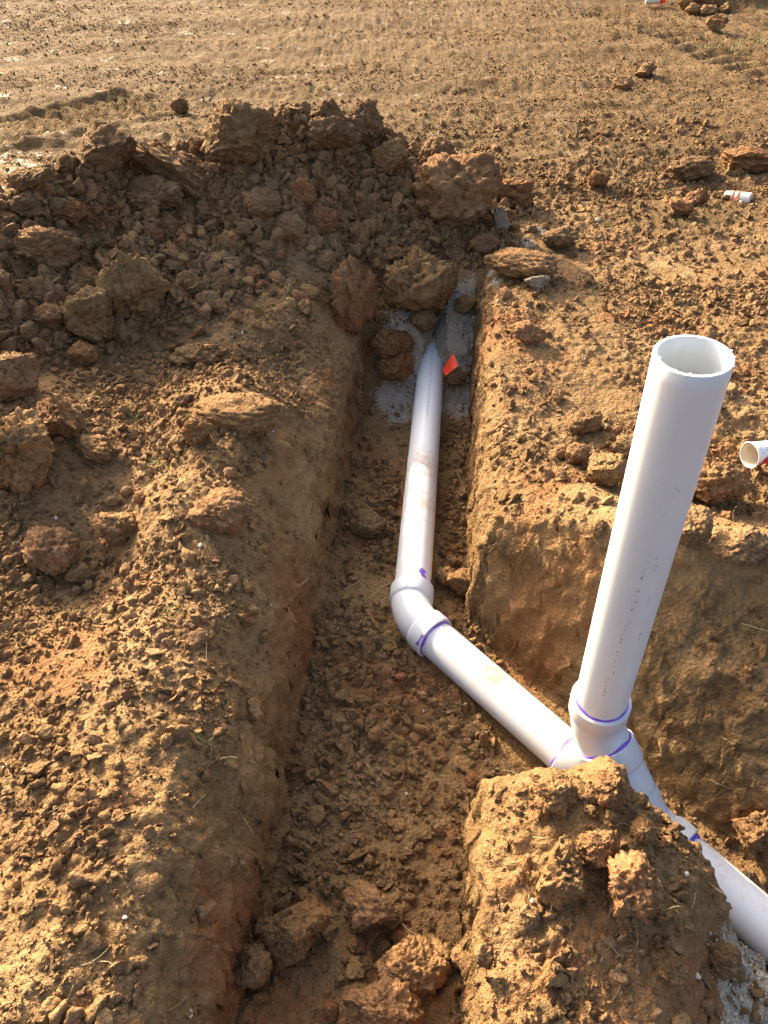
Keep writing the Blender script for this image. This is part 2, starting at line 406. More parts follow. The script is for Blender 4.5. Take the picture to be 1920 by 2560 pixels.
def plain(name, col, rough=0.5, spec=0.5, var=0.0, scale=30):
    m, nt, bs = new_mat(name)
    if var:
        geo = nd(nt, 'ShaderNodeNewGeometry')
        n = noise(nt, geo.outputs['Position'], scale, 4)
        c = mixc(nt, ramp(nt, n, 0.3, 0.7), tuple(v * (1 - var) for v in col), tuple(min(1, v * (1 + var)) for v in col))
        nt.links.new(c, bs.inputs['Base Color'])
    else:
        bs.inputs['Base Color'].default_value = (*col, 1)
    bs.inputs['Roughness'].default_value = rough
    bs.inputs['Specular IOR Level'].default_value = spec
    MATS[name] = m
    return m
def pvc(name, col, rough):
    m, nt, bs = new_mat(name)
    geo = nd(nt, 'ShaderNodeNewGeometry'); pos = geo.outputs['Position']
    dirt = nd(nt, 'ShaderNodeAttribute', attribute_name='dirt').outputs['Fac']
    n1 = noise(nt, pos, 60, 6, 0.7); n2 = noise(nt, pos, 9, 3)
    base = mixc(nt, ramp(nt, n2, 0.3, 0.7), col, tuple(v * 0.94 for v in col))
    k = ramp(nt, mul(nt, dirt, mul(nt, mul(nt, n1, 0.5, 'SUBTRACT'), 1.5), 'ADD'), 0.30, 0.85)
    c = mixc(nt, mul(nt, k, 0.75), base, (0.36, 0.21, 0.11))
    n3 = noise(nt, pos, 350, 2)
    c = mixc(nt, mul(nt, ramp(nt, n3, 0.70, 0.74), 0.5), c, (0.25, 0.2, 0.15))
    nt.links.new(c, bs.inputs['Base Color'])
    r = nd(nt, 'ShaderNodeMapRange'); r.inputs[3].default_value = rough; r.inputs[4].default_value = 0.85
    nt.links.new(k, r.inputs[0])
    r2 = mul(nt, r.outputs[0], mul(nt, mul(nt, noise(nt, pos, 40, 4), 0.5, 'SUBTRACT'), 0.16), 'ADD')
    nt.links.new(r2, bs.inputs['Roughness'])
    bs.inputs['Specular IOR Level'].default_value = 0.5
    bs.inputs['Subsurface Weight'].default_value = 0.0
    MATS[name] = m
pvc('pvc_white', (0.545, 0.57, 0.60), 0.33)
pvc('pvc_cream', (0.555, 0.58, 0.59), 0.40)
plain('purple_primer', (0.17, 0.07, 0.52), 0.4, var=0.25, scale=80)
plain('pale_primer', (0.50, 0.33, 0.75), 0.4, var=0.2, scale=80)
plain('ink', (0.16, 0.17, 0.19), 0.7)
plain('scuff', (0.10, 0.09, 0.08), 0.8)
plain('flag_orange', (0.90, 0.055, 0.010), 0.45)
plain('wire', (0.35, 0.33, 0.30), 0.4)
plain('cup_paper', (0.78, 0.77, 0.74), 0.6, var=0.05)
plain('cup_inside', (0.62, 0.55, 0.43), 0.5, var=0.15, scale=40)
plain('cup_red', (0.55, 0.02, 0.035), 0.5, var=0.1)
plain('cup_blue', (0.25, 0.36, 0.52), 0.5)
plain('spool_white', (0.60, 0.57, 0.53), 0.5, var=0.06, scale=60)
plain('spool_orange', (0.80, 0.26, 0.13), 0.5, var=0.25, scale=70)
plain('straw', (0.50, 0.40, 0.22), 0.8, var=0.3, scale=25)
plain('green_blade', (0.20, 0.22, 0.06), 0.7, var=0.3, scale=15)

# ------------------------------------------------------------------ object helpers
def link(name, me, mat=None, parent=None):
    o = bpy.data.objects.new(name, me)
    COL.objects.link(o)
    if mat and me is not None and not me.materials: me.materials.append(MATS[mat])
    if parent: o.parent = parent
    return o
def tag(o, label=None, cat=None, group=None, kind=None):
    if label: o['label'] = label
    if cat: o['category'] = cat
    if group: o['group'] = group
    if kind: o['kind'] = kind
    return o
def mesh_np(name, V, F, smooth=True):
    me = bpy.data.meshes.new(name)
    me.from_pydata([tuple(v) for v in V], [], F)
    if smooth: me.shade_smooth()
    me.update()
    return me

# ------------------------------------------------------------------ the ground
def build_ground():
    me = bpy.data.meshes.new('ground')
    n = nr * nc
    co = np.stack([GX.ravel(), GY.ravel(), GZ.ravel()], axis=1)
    # small true 3-D roughness so that steep faces are broken up as well
    near = (GY.ravel() < 5) & (GY.ravel() > 0.2) & (np.abs(GX.ravel()) < 3)
    p = co[near]
    gz_y, gz_x = np.gradient(GZ, axis=0) / np.maximum(1e-6, np.gradient(GY, axis=0)), np.gradient(GZ, axis=1) / np.gradient(GX, axis=1)
    steep = sst(0.6, 2.0, np.hypot(gz_x, gz_y)).ravel()[near]
    k = steep[:, None]
    off = np.stack([fbm3(p * 16, 4, 1, 0.6), fbm3(p * 16, 4, 2, 0.6), 0.4 * fbm3(p * 16, 3, 3)], axis=1)
    groove = fbm3(p * np.array([30, 2.2, 30]), 3, 9, 0.6)
    co[near] = p + off * 0.017 * k + np.stack([groove * 0.008, 0 * groove, 0 * groove], axis=1) * k
    me.vertices.add(n)
    me.vertices.foreach_set('co', co.astype(np.float32).ravel())
    i, j = np.meshgrid(np.arange(nr - 1), np.arange(nc - 1), indexing='ij')
    a = (i * nc + j).ravel()
    q = np.stack([a, a + 1, a + nc + 1, a + nc], axis=1).astype(np.int32)
    me.loops.add(q.size); me.loops.foreach_set('vertex_index', q.ravel())
    me.polygons.add(len(q))
    me.polygons.foreach_set('loop_start', np.arange(0, q.size, 4, dtype=np.int32))
    me.polygons.foreach_set('loop_total', np.full(len(q), 4, dtype=np.int32))
    me.update(calc_edges=True)
    me.shade_smooth()
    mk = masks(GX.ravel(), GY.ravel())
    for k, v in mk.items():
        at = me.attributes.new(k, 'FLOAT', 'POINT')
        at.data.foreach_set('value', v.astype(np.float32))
    o = link('ground', me, 'ground_soil')
    tag(o, 'bare brown clay ground cut by two pipe trenches', 'ground', kind='structure')
build_ground()

# ------------------------------------------------------------------ clods
_ico = {}
def ico(sub):
    if sub not in _ico:
        bm = bmesh.new(); bmesh.ops.create_icosphere(bm, subdivisions=sub, radius=1.0)
        V = np.array([v.co[:] for v in bm.verts]); F = [[v.index for v in f.verts] for f in bm.faces]; bm.free()
        _ico[sub] = (V, F)
    return _ico[sub]
def clod_mesh(name, seed, sub=4, kind='lump', dims=(1, 1, 1), mat='clod_brown', size=0.1):
    """kinds: lump (crumbly), block (broken flat faces), slab (layered plate), spike"""
    V, F = ico(sub)
    g = np.random.default_rng(seed)
    p = V.copy()
    ncut = {'lump': 8, 'block': 11, 'slab': 9, 'spike': 8, 'round': 2, 'shard': 7}[kind]
    lo, hi = {'lump': (0.58, 0.88), 'block': (0.42, 0.80), 'slab': (0.5, 0.8), 'spike': (0.45, 0.8), 'round': (0.75, 0.95), 'shard': (0.28, 0.66)}[kind]
    for _ in range(ncut):
        n = g.normal(size=3); n /= np.linalg.norm(n)
        d = lo + (hi - lo) * g.random()
        e = np.maximum(0, p @ n - d)
        p = p - (e * 0.97)[:, None] * n
    p *= 1.0 / np.abs(p).max(axis=0)
    if kind == 'spike': p *= (1 - 0.45 * (p[:, 2:3] + 0.3).clip(0, 1.3) / 1.3 * np.array([[1, 1, 0]]))
    dirn = p / np.linalg.norm(p, axis=1)[:, None]
    amp = {'lump': 1.05, 'block': 0.9, 'slab': 0.9, 'spike': 1.15, 'round': 0.75, 'shard': 1.15}[kind]
    d = amp * (0.16 * fbm3(p * 1.4, 3, seed) + 0.10 * fbm3(p * 3.6, 3, seed + 50))
    if sub >= 3:
        rid = np.abs(fbm3(p * 2.6, 3, seed + 90))
        d = d - amp * 0.13 * np.clip(0.16 - rid, 0, 1) / 0.16
        d = d + 0.05 * (np.floor(3.2 * (fbm3(p * 1.9, 2, seed + 70) + p @ g.normal(size=3) * 0.5)) % 2 - 0.5)                 # cracks
        d = d + amp * (0.065 * np.abs(fbm3(p * 5.0, 3, seed + 20, 0.6)) - 0.03 + 0.035 * fbm3(p * 13, 3, seed + 40, 0.6))
    p = p + dirn * d[:, None]
    if kind == 'slab':
        p = p * np.array([1, 1, 1]) + np.stack([0.05 * np.sin(p[:, 2] * 14 + seed), 0.05 * np.cos(p[:, 2] * 11 + seed), 0 * p[:, 2]], axis=1)
    p *= 1.0 / np.abs(p).max(axis=0)
    p *= np.array(dims)[None] * 0.5
    me = mesh_np(name, p, F)
    me.materials.append(MATS[mat])
    return me

NCLOD = [0]
CLING = []
TAKEN = []
def put_clod(x, y, w, h, kind, mat, label, lean=(0, 0), rz=None, sink=0.14, depth=0.95, name='soil_clod', group=None):
    P, t = spot(x, y + 0.28 * h)
    m = t / FPX
    W, H = w * m * 1.12, h * m * 1.10
    NCLOD[0] += 1
    sub = 5 if max(w, h) > 62 else 4
    if rz is None: rz = R.uniform(-0.5, 0.5)
    me = clod_mesh(name, 100 + NCLOD[0] * 7, sub, kind, (W, (W + H) * 0.5 * depth, H), mat)
    o = link(name, me)
    gz = float(ground_z(P[0], P[1]))
    o.location = (P[0], P[1] + 0.1 * H, gz + H * (0.5 - sink))
    o.rotation_euler = (lean[0], lean[1], rz)
    tag(o, label, 'clod', group)
    TAKEN.append((P[0], P[1], max(W, H) * 0.5))
    co = np.empty(len(me.vertices) * 3); me.vertices.foreach_get('co', co); co = co.reshape(-1, 3)
    no = np.empty(len(me.vertices) * 3); me.vertices.foreach_get('normal', no); no = no.reshape(-1, 3)
    M = np.array(o.rotation_euler.to_matrix())
    co = co @ M.T + np.array(o.location); no = no @ M.T
    ok = np.where((no[:, 2] > 0.05) & (perlin3(co * 22, 4) > -0.15))[0]
    if len(ok):
        for q in rng.choice(ok, min(len(ok), int(8 + 2200 * W * H))):
            CLING.append((*co[q], min(0.014, 0.003 + 0.008 * rng.random() ** 3)))
    return o
B, O, D, RD, G = 'clod_brown', 'clod_ochre', 'clod_dark', 'clod_red', 'clod_grey'
HERO = [
 (245, 355, 130, 115, 'block', D, 'dark flat-faced block leaning on the left end of the spoil heap crest', (0.1, 0.15)),
 (366, 385, 190, 95, 'slab', B, 'long tilted slab of clay sloping down right on the heap crest', (-0.3, 0.62)),
 (530, 322, 150, 130, 'lump', D, 'largest rough boulder of soil on top of the heap crest', (0, 0.1)),
 (715, 310, 120, 75, 'lump', B, 'rounded crumbly clod on the heap crest right of the largest boulder', (0, 0)),
 (790, 285, 90, 85, 'spike', D, 'pointed dark clod standing highest at the right of the heap crest', (0, 0.3)),
 (843, 357, 82, 74, 'lump', B, 'brown clod just below the pointed clod on the heap', (0, 0.2)),
 (946, 352, 76, 74, 'round', D, 'smooth dark upright clod beyond the big ochre lump', (0, 0)),
 (990, 440, 185, 150, 'lump', O, 'big ochre and red lump at the right end of the heap', (0, 0)),
 (1108, 425, 92, 74, 'spike', RD, 'ragged rust-red clod leaning on the big ochre lump', (0, 0.5)),
 (1077, 482, 46, 48, 'block', G, 'pale grey angular clod below the rust-red one', (0, 0)),
 (300, 640, 140, 160, 'block', B, 'tall flat-faced block on the left flank of the heap', (-0.15, 0.1)),
 (198, 622, 78, 58, 'lump', RD, 'reddish clod left of the tall flat-faced block', (0, 0)),
 (772, 664, 108, 175, 'block', RD, 'red upright block with a scraped flat face at the trench end', (0.05, 0.12)),
 (905, 625, 158, 150, 'lump', O, 'large ochre clod fallen across the far end of the trench', (0, 0.1)),
 (845, 752, 96, 74, 'lump', RD, 'cracked dark red clod on the sand left of the pipe end', (0, 0)),
 (850, 798, 86, 66, 'block', RD, 'lower half of the cracked red clod beside the pipe end', (0, 0.2)),
 (912, 704, 54, 54, 'lump', D, 'small dark clod sitting on the buried tip of the pipe', (0, 0)),
 (30, 822, 120, 110, 'lump', B, 'clod at the left edge of the picture above the shaded hollow', (0, 0)),
 (136, 912, 88, 110, 'block', B, 'upright brown clod standing in the shaded hollow on the left', (0, 0.1)),
 (45, 985, 150, 165, 'lump', O, 'large crusted clod at the left edge beside the upright brown clod', (0, 0)),
 (205, 972, 90, 50, 'slab', O, 'small flat ochre slab right of the upright brown clod', (0, 0.15)),
 (118, 1198, 130, 110, 'lump', O, 'grass-tufted crumbly clod on the left bank', (0, 0)),
 (178, 1238, 58, 50, 'block', B, 'small angular clod in front of the grass-tufted one', (0, 0)),
 (255, 1142, 122, 76, 'block', O, 'split block with a dark side lying on the left bank', (0, -0.25)),
 (212, 700, 120, 120, 'lump', B, 'rough clod below the tall flat-faced block', (0, 0.4)),
 (112, 688, 72, 50, 'lump', O, 'flat-topped clod left of the rough clod on the heap flank', (0, 0)),
 (186, 772, 62, 54, 'lump', O, 'small sunlit clod below the rough clod on the heap flank', (0, 0)),
 (485, 1118, 140, 92, 'lump', O, 'rounded clod half sunk in the crest of the left bank', (0, 0)),
 (512, 882, 190, 60, 'round', O, 'broad smooth hump of clay on the left bank near the trench', (0, 0)),
 (430, 938, 66, 60, 'spike', O, 'pale cone-shaped clod on the left bank', (0, 0)),
 (428, 768, 124, 44, 'slab', B, 'thin flat slab in the shade at the foot of the heap', (0, -0.1)),
 (648, 2008, 152, 115, 'block', O, 'large broken clod on the trench floor against the left wall', (0, 0.15)),
 (798, 1965, 122, 84, 'lump', B, 'rounded clod in the middle of the trench floor near the viewer', (0, 0)),
 (548, 2088, 82, 92, 'round', B, 'egg-shaped clod wedged at the foot of the left wall', (0, 0)),
 (890, 2092, 152, 92, 'lump', O, 'sunlit crusty clod near the bottom of the trench', (0, 0)),
 (812, 2178, 190, 92, 'block', O, 'sunlit rock-like clod cut by the bottom edge of the picture', (0, 0.1)),
 (1046, 2062, 52, 52, 'lump', B, 'small clod beside the wedge wall near the bottom', (0, 0)),
 (995, 2070, 46, 46, 'round', B, 'small round clod between the crusty clod and the wedge wall', (0, 0)),
 (1206, 1885, 112, 150, 'block', O, 'squarish block set in the top of the wedge', (0, 0)),
 (1352, 1915, 118, 168, 'lump', O, 'tall sunlit clod with pale grains on the wedge', (0.1, 0)),
 (1288, 1832, 92, 92, 'lump', O, 'pointed clod between the two largest clods of the wedge', (0, 0)),
 (1386, 1796, 52, 58, 'round', O, 'small round clod on the wedge beside the pipe', (0, 0)),
 (1556, 2072, 72, 74, 'round', B, 'smooth oval clod lying in the pale sand at lower right', (0, 0)),
 (1440, 2085, 82, 56, 'lump', O, 'crusty clod with straw left of the smooth oval clod', (0, 0)),
 (1190, 1720, 105, 76, 'spike', O, 'left peak of the crumbly wedge tip in front of the pipes', (0, 0)),
 (1318, 1700, 84, 92, 'spike', O, 'right peak of the crumbly wedge tip hiding the wye joint', (0, 0)),
 (1532, 1052, 130, 110, 'lump', O, 'big fissured lump below the paper cup', (0, 0.1)),
 (1606, 352, 120, 46, 'slab', RD, 'wide dark red slab at the right edge beyond the striped roll', (0, 0)),
 (1490, 372, 110, 44, 'lump', D, 'low dark clod left of the wide red slab', (0, 0)),
 (1500, 432, 52, 40, 'block', O, 'upright clod left of the striped roll', (0, 0.2)),
 (1466, 452, 60, 30, 'slab', O, 'flat ochre slab in front of the upright clod', (0, 0.2)),
 (1300, 1015, 92, 82, 'block', B, 'squarish clod on the right bank left of the standing pipe', (0, 0)),
 (1246, 985, 54, 48, 'lump', O, 'small clod just above the squarish one on the right bank', (0, 0)),
 (1345, 975, 66, 50, 'lump', B, 'clod touching the outline of the standing pipe on its left', (0, 0)),
 (1262, 915, 82, 50, 'lump', B, 'crumbled clod cluster top on the right bank', (0, 0)),
 (1140, 724, 74, 46, 'lump', O, 'clod on the right lip above the orange flag', (0, 0)),
 (1125, 576, 150, 50, 'round', O, 'smooth sunlit boulder right of the trench end', (0, 0)),
 (1210, 520, 78, 44, 'lump', D, 'grey-brown boulder behind the smooth sunlit one', (0, 0)),
 (1160, 615, 56, 34, 'lump', G, 'pale lump in the ashy patch at the corner of the trench', (0, 0)),
 (392, 236, 42, 32, 'lump', D, 'lone dark clod on the field behind the heap', (0, 0)),
 (1546, 58, 44, 34, 'spike', O, 'lone angular clod near the small mound at top right', (0, 0)),
 (1392, 158, 44, 34, 'block', B, 'square dark clod standing on the field at upper right', (0, 0)),
 (1345, 185, 48, 26, 'lump', O, 'low clod left of the square dark one on the field', (0, 0)),
 (1292, 392, 44, 36, 'lump', RD, 'reddish clod alone on the open ground right of the heap', (0, 0)),
 (790, 1138, 84, 56, 'lump', D, 'dark clod on the trench floor left of the straight pipe', (0, 0)),
 (1010, 1268, 84, 62, 'block', O, 'sunlit clod right of the pipe bend', (0, 0)),
 (962, 1248, 52, 46, 'lump', B, 'small clod between the pipe bend and the sunlit clod', (0, 0)),
 (985, 826, 44, 30, 'lump', O, 'small clod on the sand right of the pipe below the flag', (0, 0)),
 (1005, 665, 48, 44, 'lump', D, 'dark clod against the right wall at the trench end', (0, 0)),
 (1045, 535, 60, 44, 'lump', O, 'brown clod below the big ochre lump', (0, 0)),
 (1215, 980, 40, 34, 'lump', O, 'little clod left of the small one on the right bank', (0, 0)),
 (60, 405, 120, 64, 'block', B, 'low broad clod where the heap meets the left edge', (0, -0.2)),
 (75, 455, 80, 52, 'block', D, 'dark angular clod under the low broad one at left', (0, 0)),
 (150, 465, 82, 46, 'spike', RD, 'reddish wedge-shaped clod near the left end of the heap', (0, 0)),
 (330, 430, 130, 70, 'lump', D, 'shaded lump under the long tilted slab', (0, 0)),
 (570, 450, 78, 62, 'round', D, 'rounded shaded clod in the middle of the heap', (0, 0)),
 (655, 425, 60, 56, 'lump', RD, 'reddish clod right of the rounded shaded one', (0, 0)),
 (630, 505, 62, 62, 'lump', B, 'brown clod below the reddish one in the heap', (0, 0)),
 (700, 490, 70, 66, 'lump', RD, 'red-brown clod deep in the heap above the upright block', (0, 0)),
 (100, 545, 150, 80, 'lump', B, 'big dusty lump on the left flank of the heap', (0, 0)),
 (1480, 1150, 110, 80, 'lump', B, 'lump in the shaded far wall right of the standing pipe', (0, 0)),
 (1590, 1190, 120, 90, 'lump', D, 'shaded lump on the slope below the fissured one', (0, 0)),
 (1625, 1790, 90, 120, 'block', B, 'shaded block at the right edge beside the lower pipe', (0, 0)),
 (1600, 1900, 60, 60, 'lump', D, 'dark clod at the right edge below the shaded block', (0, 0)),
]
for hrow in HERO:
    put_clod(*hrow[:7], lean=hrow[7], sink=0.44 if 'smooth hump' in hrow[6] else (0.08 if hrow[1] < 400 and hrow[0] < 900 else 0.02 if hrow[1] > 1900 and hrow[0] < 1060 else 0.14))
for (x, y, w, h, mt, lab) in [(1480, 12, 44, 30, B, 'leftmost clod of the small mound at top right'), (1512, 8, 50, 34, O, 'largest clod crowning the small mound at top right'), (1545, 12, 44, 30, B, 'right upper clod of the small mound at top right'),
                              (1498, 24, 34, 22, B, 'left lower clod at the foot of the small top right mound'), (1530, 26, 36, 22, D, 'middle lower clod at the foot of the small top right mound'), (1568, 22, 30, 22, B, 'rightmost small clod of the mound at top right')]:
    put_clod(x, y, w, h, 'lump', mt, lab, group='clods of the small far mound')

# medium clods: shared meshes, one object each
PROTO = [clod_mesh('soil_clod', 900 + k, 4, kd, d, m) for k, (kd, d, m) in enumerate([
    ('lump', (1, 0.9, 0.8), B), ('lump', (1, 0.8, 0.7), O), ('block', (1, 0.8, 0.75), B), ('block', (0.9, 1, 0.7), D),
    ('round', (1, 0.9, 0.8), B), ('lump', (1, 1, 0.65), RD), ('slab', (1, 0.85, 0.5), O), ('spike', (0.9, 0.8, 1), B), ('block', (1, 0.9, 0.8), O)])]
ZONES = [   # photo region (x0,y0,x1,y1), count, size range (m), where, group
 ((0, 420, 900, 700), 84, (0.045, 0.115), 'the shaded spoil heap', 'fist-sized clods of the spoil heap'),
 ((0, 700, 560, 1000), 34, (0.03, 0.075), 'the hollow below the heap', 'clods of the shaded hollow'),
 ((250, 860, 620, 1330), 30, (0.022, 0.05), 'the sunlit left bank crest', 'clods on the left bank crest'),
 ((640, 1380, 1020, 2190), 26, (0.03, 0.06), 'the straight trench floor', 'clods on the trench floor'),
 ((1020, 430, 1640, 760), 22, (0.03, 0.07), 'the open ground right of the heap', 'clods on the right-hand ground'),
 ((1180, 850, 1640, 1200), 14, (0.025, 0.06), 'the right bank lip', 'clods on the right bank lip'),
]
LOOK = ['brown crumbly', 'ochre crumbly', 'brown angular', 'dark angular', 'brown rounded', 'reddish crumbly', 'ochre flat', 'brown pointed', 'ochre angular']
def free(x, y, r):
    return all((x - a) ** 2 + (y - b) ** 2 > (0.55 * (c + r)) ** 2 for a, b, c in TAKEN)
def pipe_clear(x, y, r):
    u, w, s = uw(np.array([x]), np.array([y]))
    return (abs(u[0]) > 0.066 + r or y > 3.15 or y < 1.45) and (abs(w[0]) > 0.07 + r or s[0] < -0.05)
ztot = 0
for (box, cnt, (s0, s1), lab, grp) in ZONES:
    made = tries = 0
    while made < cnt and tries < cnt * 30:
        tries += 1
        bx, by = R.uniform(box[0], box[2]), R.uniform(box[1], box[3])
        P, t = spot(bx, by)
        sz = s0 + (s1 - s0) * R.random() ** 2.0
        if not free(P[0], P[1], sz * 0.5) or not pipe_clear(P[0], P[1], sz * 0.5): continue
        if abs(float(ground_z(P[0] - 0.04, P[1]) - ground_z(P[0] + 0.04, P[1]))) > 0.10: continue
        if 'floor' in lab and ground_z(P[0], P[1]) > -0.25: continue
        pk = R.randrange(len(PROTO)); o = link('soil_clod', PROTO[pk])
        o.location = (P[0], P[1], float(ground_z(P[0], P[1])) + sz * 0.16)
        o.rotation_euler = (R.uniform(-0.6, 0.6), R.uniform(-0.6, 0.6), R.uniform(0, 6.28))
        o.scale = (sz * R.uniform(0.85, 1.2), sz, sz * R.uniform(0.8, 1.1))
        fx, fy = (bx - box[0]) / (box[2] - box[0]), (by - box[1]) / (box[3] - box[1])
        side = ('far ' if fy < 0.33 else 'near ' if fy > 0.66 else 'middle ') + ('left' if fx < 0.33 else 'right' if fx > 0.66 else 'centre')
        size = 'small' if sz < s0 + 0.25 * (s1 - s0) else 'larger'
        tag(o, '%s %s clod, %s of %s' % (size, LOOK[pk], side, lab), 'clod', grp)
        TAKEN.append((P[0], P[1], sz * 0.5))
        made += 1; ztot += 1
print('clods', NCLOD[0], ztot)

# ------------------------------------------------------------------ uncountable crumbs, grains, pebbles (instanced)
def scatter(name, protos, pts, scl, label, cat, mat):
    coll = bpy.data.collections.new(name + '_shapes')
    for k, me in enumerate(protos):
        coll.objects.link(bpy.data.objects.new('%s_shape_%02d' % (name, k), me))
    n = len(pts)
    me = bpy.data.meshes.new(name)
    me.vertices.add(n); me.vertices.foreach_set('co', np.asarray(pts, dtype=np.float32).ravel())
    a = me.attributes.new('sc', 'FLOAT_VECTOR', 'POINT'); a.data.foreach_set('vector', np.asarray(scl, dtype=np.float32).ravel())
    rot = np.stack([rng.uniform(-3.1, 3.1, n), rng.uniform(-3.1, 3.1, n), rng.uniform(0, 6.28, n)], axis=1)
    a = me.attributes.new('ro', 'FLOAT_VECTOR', 'POINT'); a.data.foreach_set('vector', rot.astype(np.float32).ravel())
    a = me.attributes.new('pid', 'INT', 'POINT'); a.data.foreach_set('value', rng.integers(0, len(protos), n).astype(np.int32))
    me.update()
    o = link(name, me)
    me.materials.append(MATS[mat])
    tag(o, label, cat, kind='stuff')
    ng = bpy.data.node_groups.new(name, 'GeometryNodeTree')
    ng.interface.new_socket('Geometry', in_out='INPUT', socket_type='NodeSocketGeometry')
    ng.interface.new_socket('Geometry', in_out='OUTPUT', socket_type='NodeSocketGeometry')
    gi = ng.nodes.new('NodeGroupInput'); go = ng.nodes.new('NodeGroupOutput')
    ci = ng.nodes.new('GeometryNodeCollectionInfo'); ci.inputs['Collection'].default_value = coll
    ci.inputs['Separate Children'].default_value = True; ci.inputs['Reset Children'].default_value = True
    ip = ng.nodes.new('GeometryNodeInstanceOnPoints'); ip.inputs['Pick Instance'].default_value = True
    def na(nm, ty):
        q = ng.nodes.new('GeometryNodeInputNamedAttribute'); q.data_type = ty; q.inputs['Name'].default_value = nm
        return q.outputs['Attribute']
    er = ng.nodes.new('FunctionNodeEulerToRotation')
    L = ng.links.new
    L(gi.outputs[0], ip.inputs['Points']); L(ci.outputs[0], ip.inputs['Instance'])
    L(na('pid', 'INT'), ip.inputs['Instance Index']); L(na('sc', 'FLOAT_VECTOR'), ip.inputs['Scale'])
    L(na('ro', 'FLOAT_VECTOR'), er.inputs[0]); L(er.outputs[0], ip.inputs['Rotation'])
    L(ip.outputs[0], go.inputs[0])
    md = o.modifiers.new('scatter', 'NODES'); md.node_group = ng
    return o

def slope(X, Y, e=0.012):
    return np.hypot(ground_z(X + e, Y) - ground_z(X - e, Y), ground_z(X, Y + e) - ground_z(X, Y - e)) / (2 * e)
crumb_shapes = [clod_mesh('crumb', 700 + k, 3, kd, (1, 0.82, 0.7), 'crumb_soil') for k, kd in enumerate(['shard', 'shard', 'lump', 'shard', 'block', 'shard', 'lump', 'shard', 'shard', 'spike', 'shard', 'shard'])]

def crumb_points(n, xr, yr, smin, smax, alpha, seed):
    g = np.random.default_rng(seed)
    X = g.uniform(*xr, n); Y = g.uniform(*yr, n)
    vis = np.abs(X) < 0.60 * (Y + 0.9) + 0.25
    X, Y = X[vis], Y[vis]
    dens = np.clip(0.36 + 0.95 * fbm2(X * 2.6, Y * 2.6, 4, 90, 0.6), 0.04, 1.0)
    dens = np.maximum(dens, 0.75 * (X < -0.3) * sst(1.7, 1.2, Y) * (0.6 + 0.5 * fbm2(X * 5, Y * 5, 2, 93)))
    dens = np.maximum(dens, np.clip(pile_shape(X, Y) / 0.12, 0, 1) * 0.85)
    u, w, s = uw(X, Y)
    dens = dens * (1 - 0.55 * sst(0.2, 0.24, u) * sst(0.75, 0.5, u) * (Y > 1.4) * (Y < 3.0))
    yr = Y - 0.10 * X
    dens = np.where(Y > 4.0, np.clip(0.38 + 0.6 * perlin2(X * 0.35, yr * 1.6, 75) + 0.4 * perlin2(X * 2, Y * 3, 76) + 0.65 * gauss(X, Y, 1.7, 5.0, 1.7, 1.1), 0.02, 1), dens)
    dens = dens * (1 - 0.85 * sst(0.9, 1.6, slope(X, Y)))
    dens = np.where((np.abs(u) < 0.062) & (Y > 1.45) & (Y < 3.1), 0, dens)
    dens = np.where((np.abs(w) < 0.062) & (s > -0.06), 0, dens)
    dens = dens * (1 - 0.8 * masks(X, Y)['wet']) * (1 - 0.35 * masks(X, Y)['sand'])
    keep = g.random(len(X)) < dens
    X, Y = X[keep], Y[keep]
    r = g.random(len(X))
    sz = smin * (1 - r * (1 - (smin / smax) ** alpha)) ** (-1 / alpha)
    Z = ground_z(X, Y) + sz * np.where(Y > 4.2, -0.06, 0.06)
    scl = sz[:, None] * g.uniform(0.65, 1.4, (len(X), 3))
    return np.stack([X, Y, Z], axis=1), scl
sets = [crumb_points(125000, (-1.5, 1.6), (0.28, 3.0), 0.0042, 0.046, 1.95, 1),
        crumb_points(30000, (-2.4, 2.8), (2.4, 4.6), 0.009, 0.05, 2.0, 2),
        crumb_points(210000, (-4.8, 5.4), (4.0, 11.0), 0.007, 0.042, 2.4, 3)]
# coarse rubble of the spoil heap
gp = np.random.default_rng(41)
X = gp.uniform(-2.3, 0.7, 80000); Y = gp.uniform(1.7, 4.4, 80000)
kp = gp.random(len(X)) < np.clip(pile_shape(X, Y) / 0.08 - 0.1, 0, 1) * np.clip(0.75 + 0.6 * fbm2(X * 3, Y * 3, 2, 95), 0.2, 1)
X, Y = X[kp], Y[kp]
sz = 0.014 * (1 - gp.random(len(X)) * (1 - (0.014 / 0.095) ** 1.5)) ** (-1 / 1.5)
sets.append((np.stack([X, Y, ground_z(X, Y) + sz * 0.2], axis=1), sz[:, None] * gp.uniform(0.8, 1.25, (len(X), 3))))
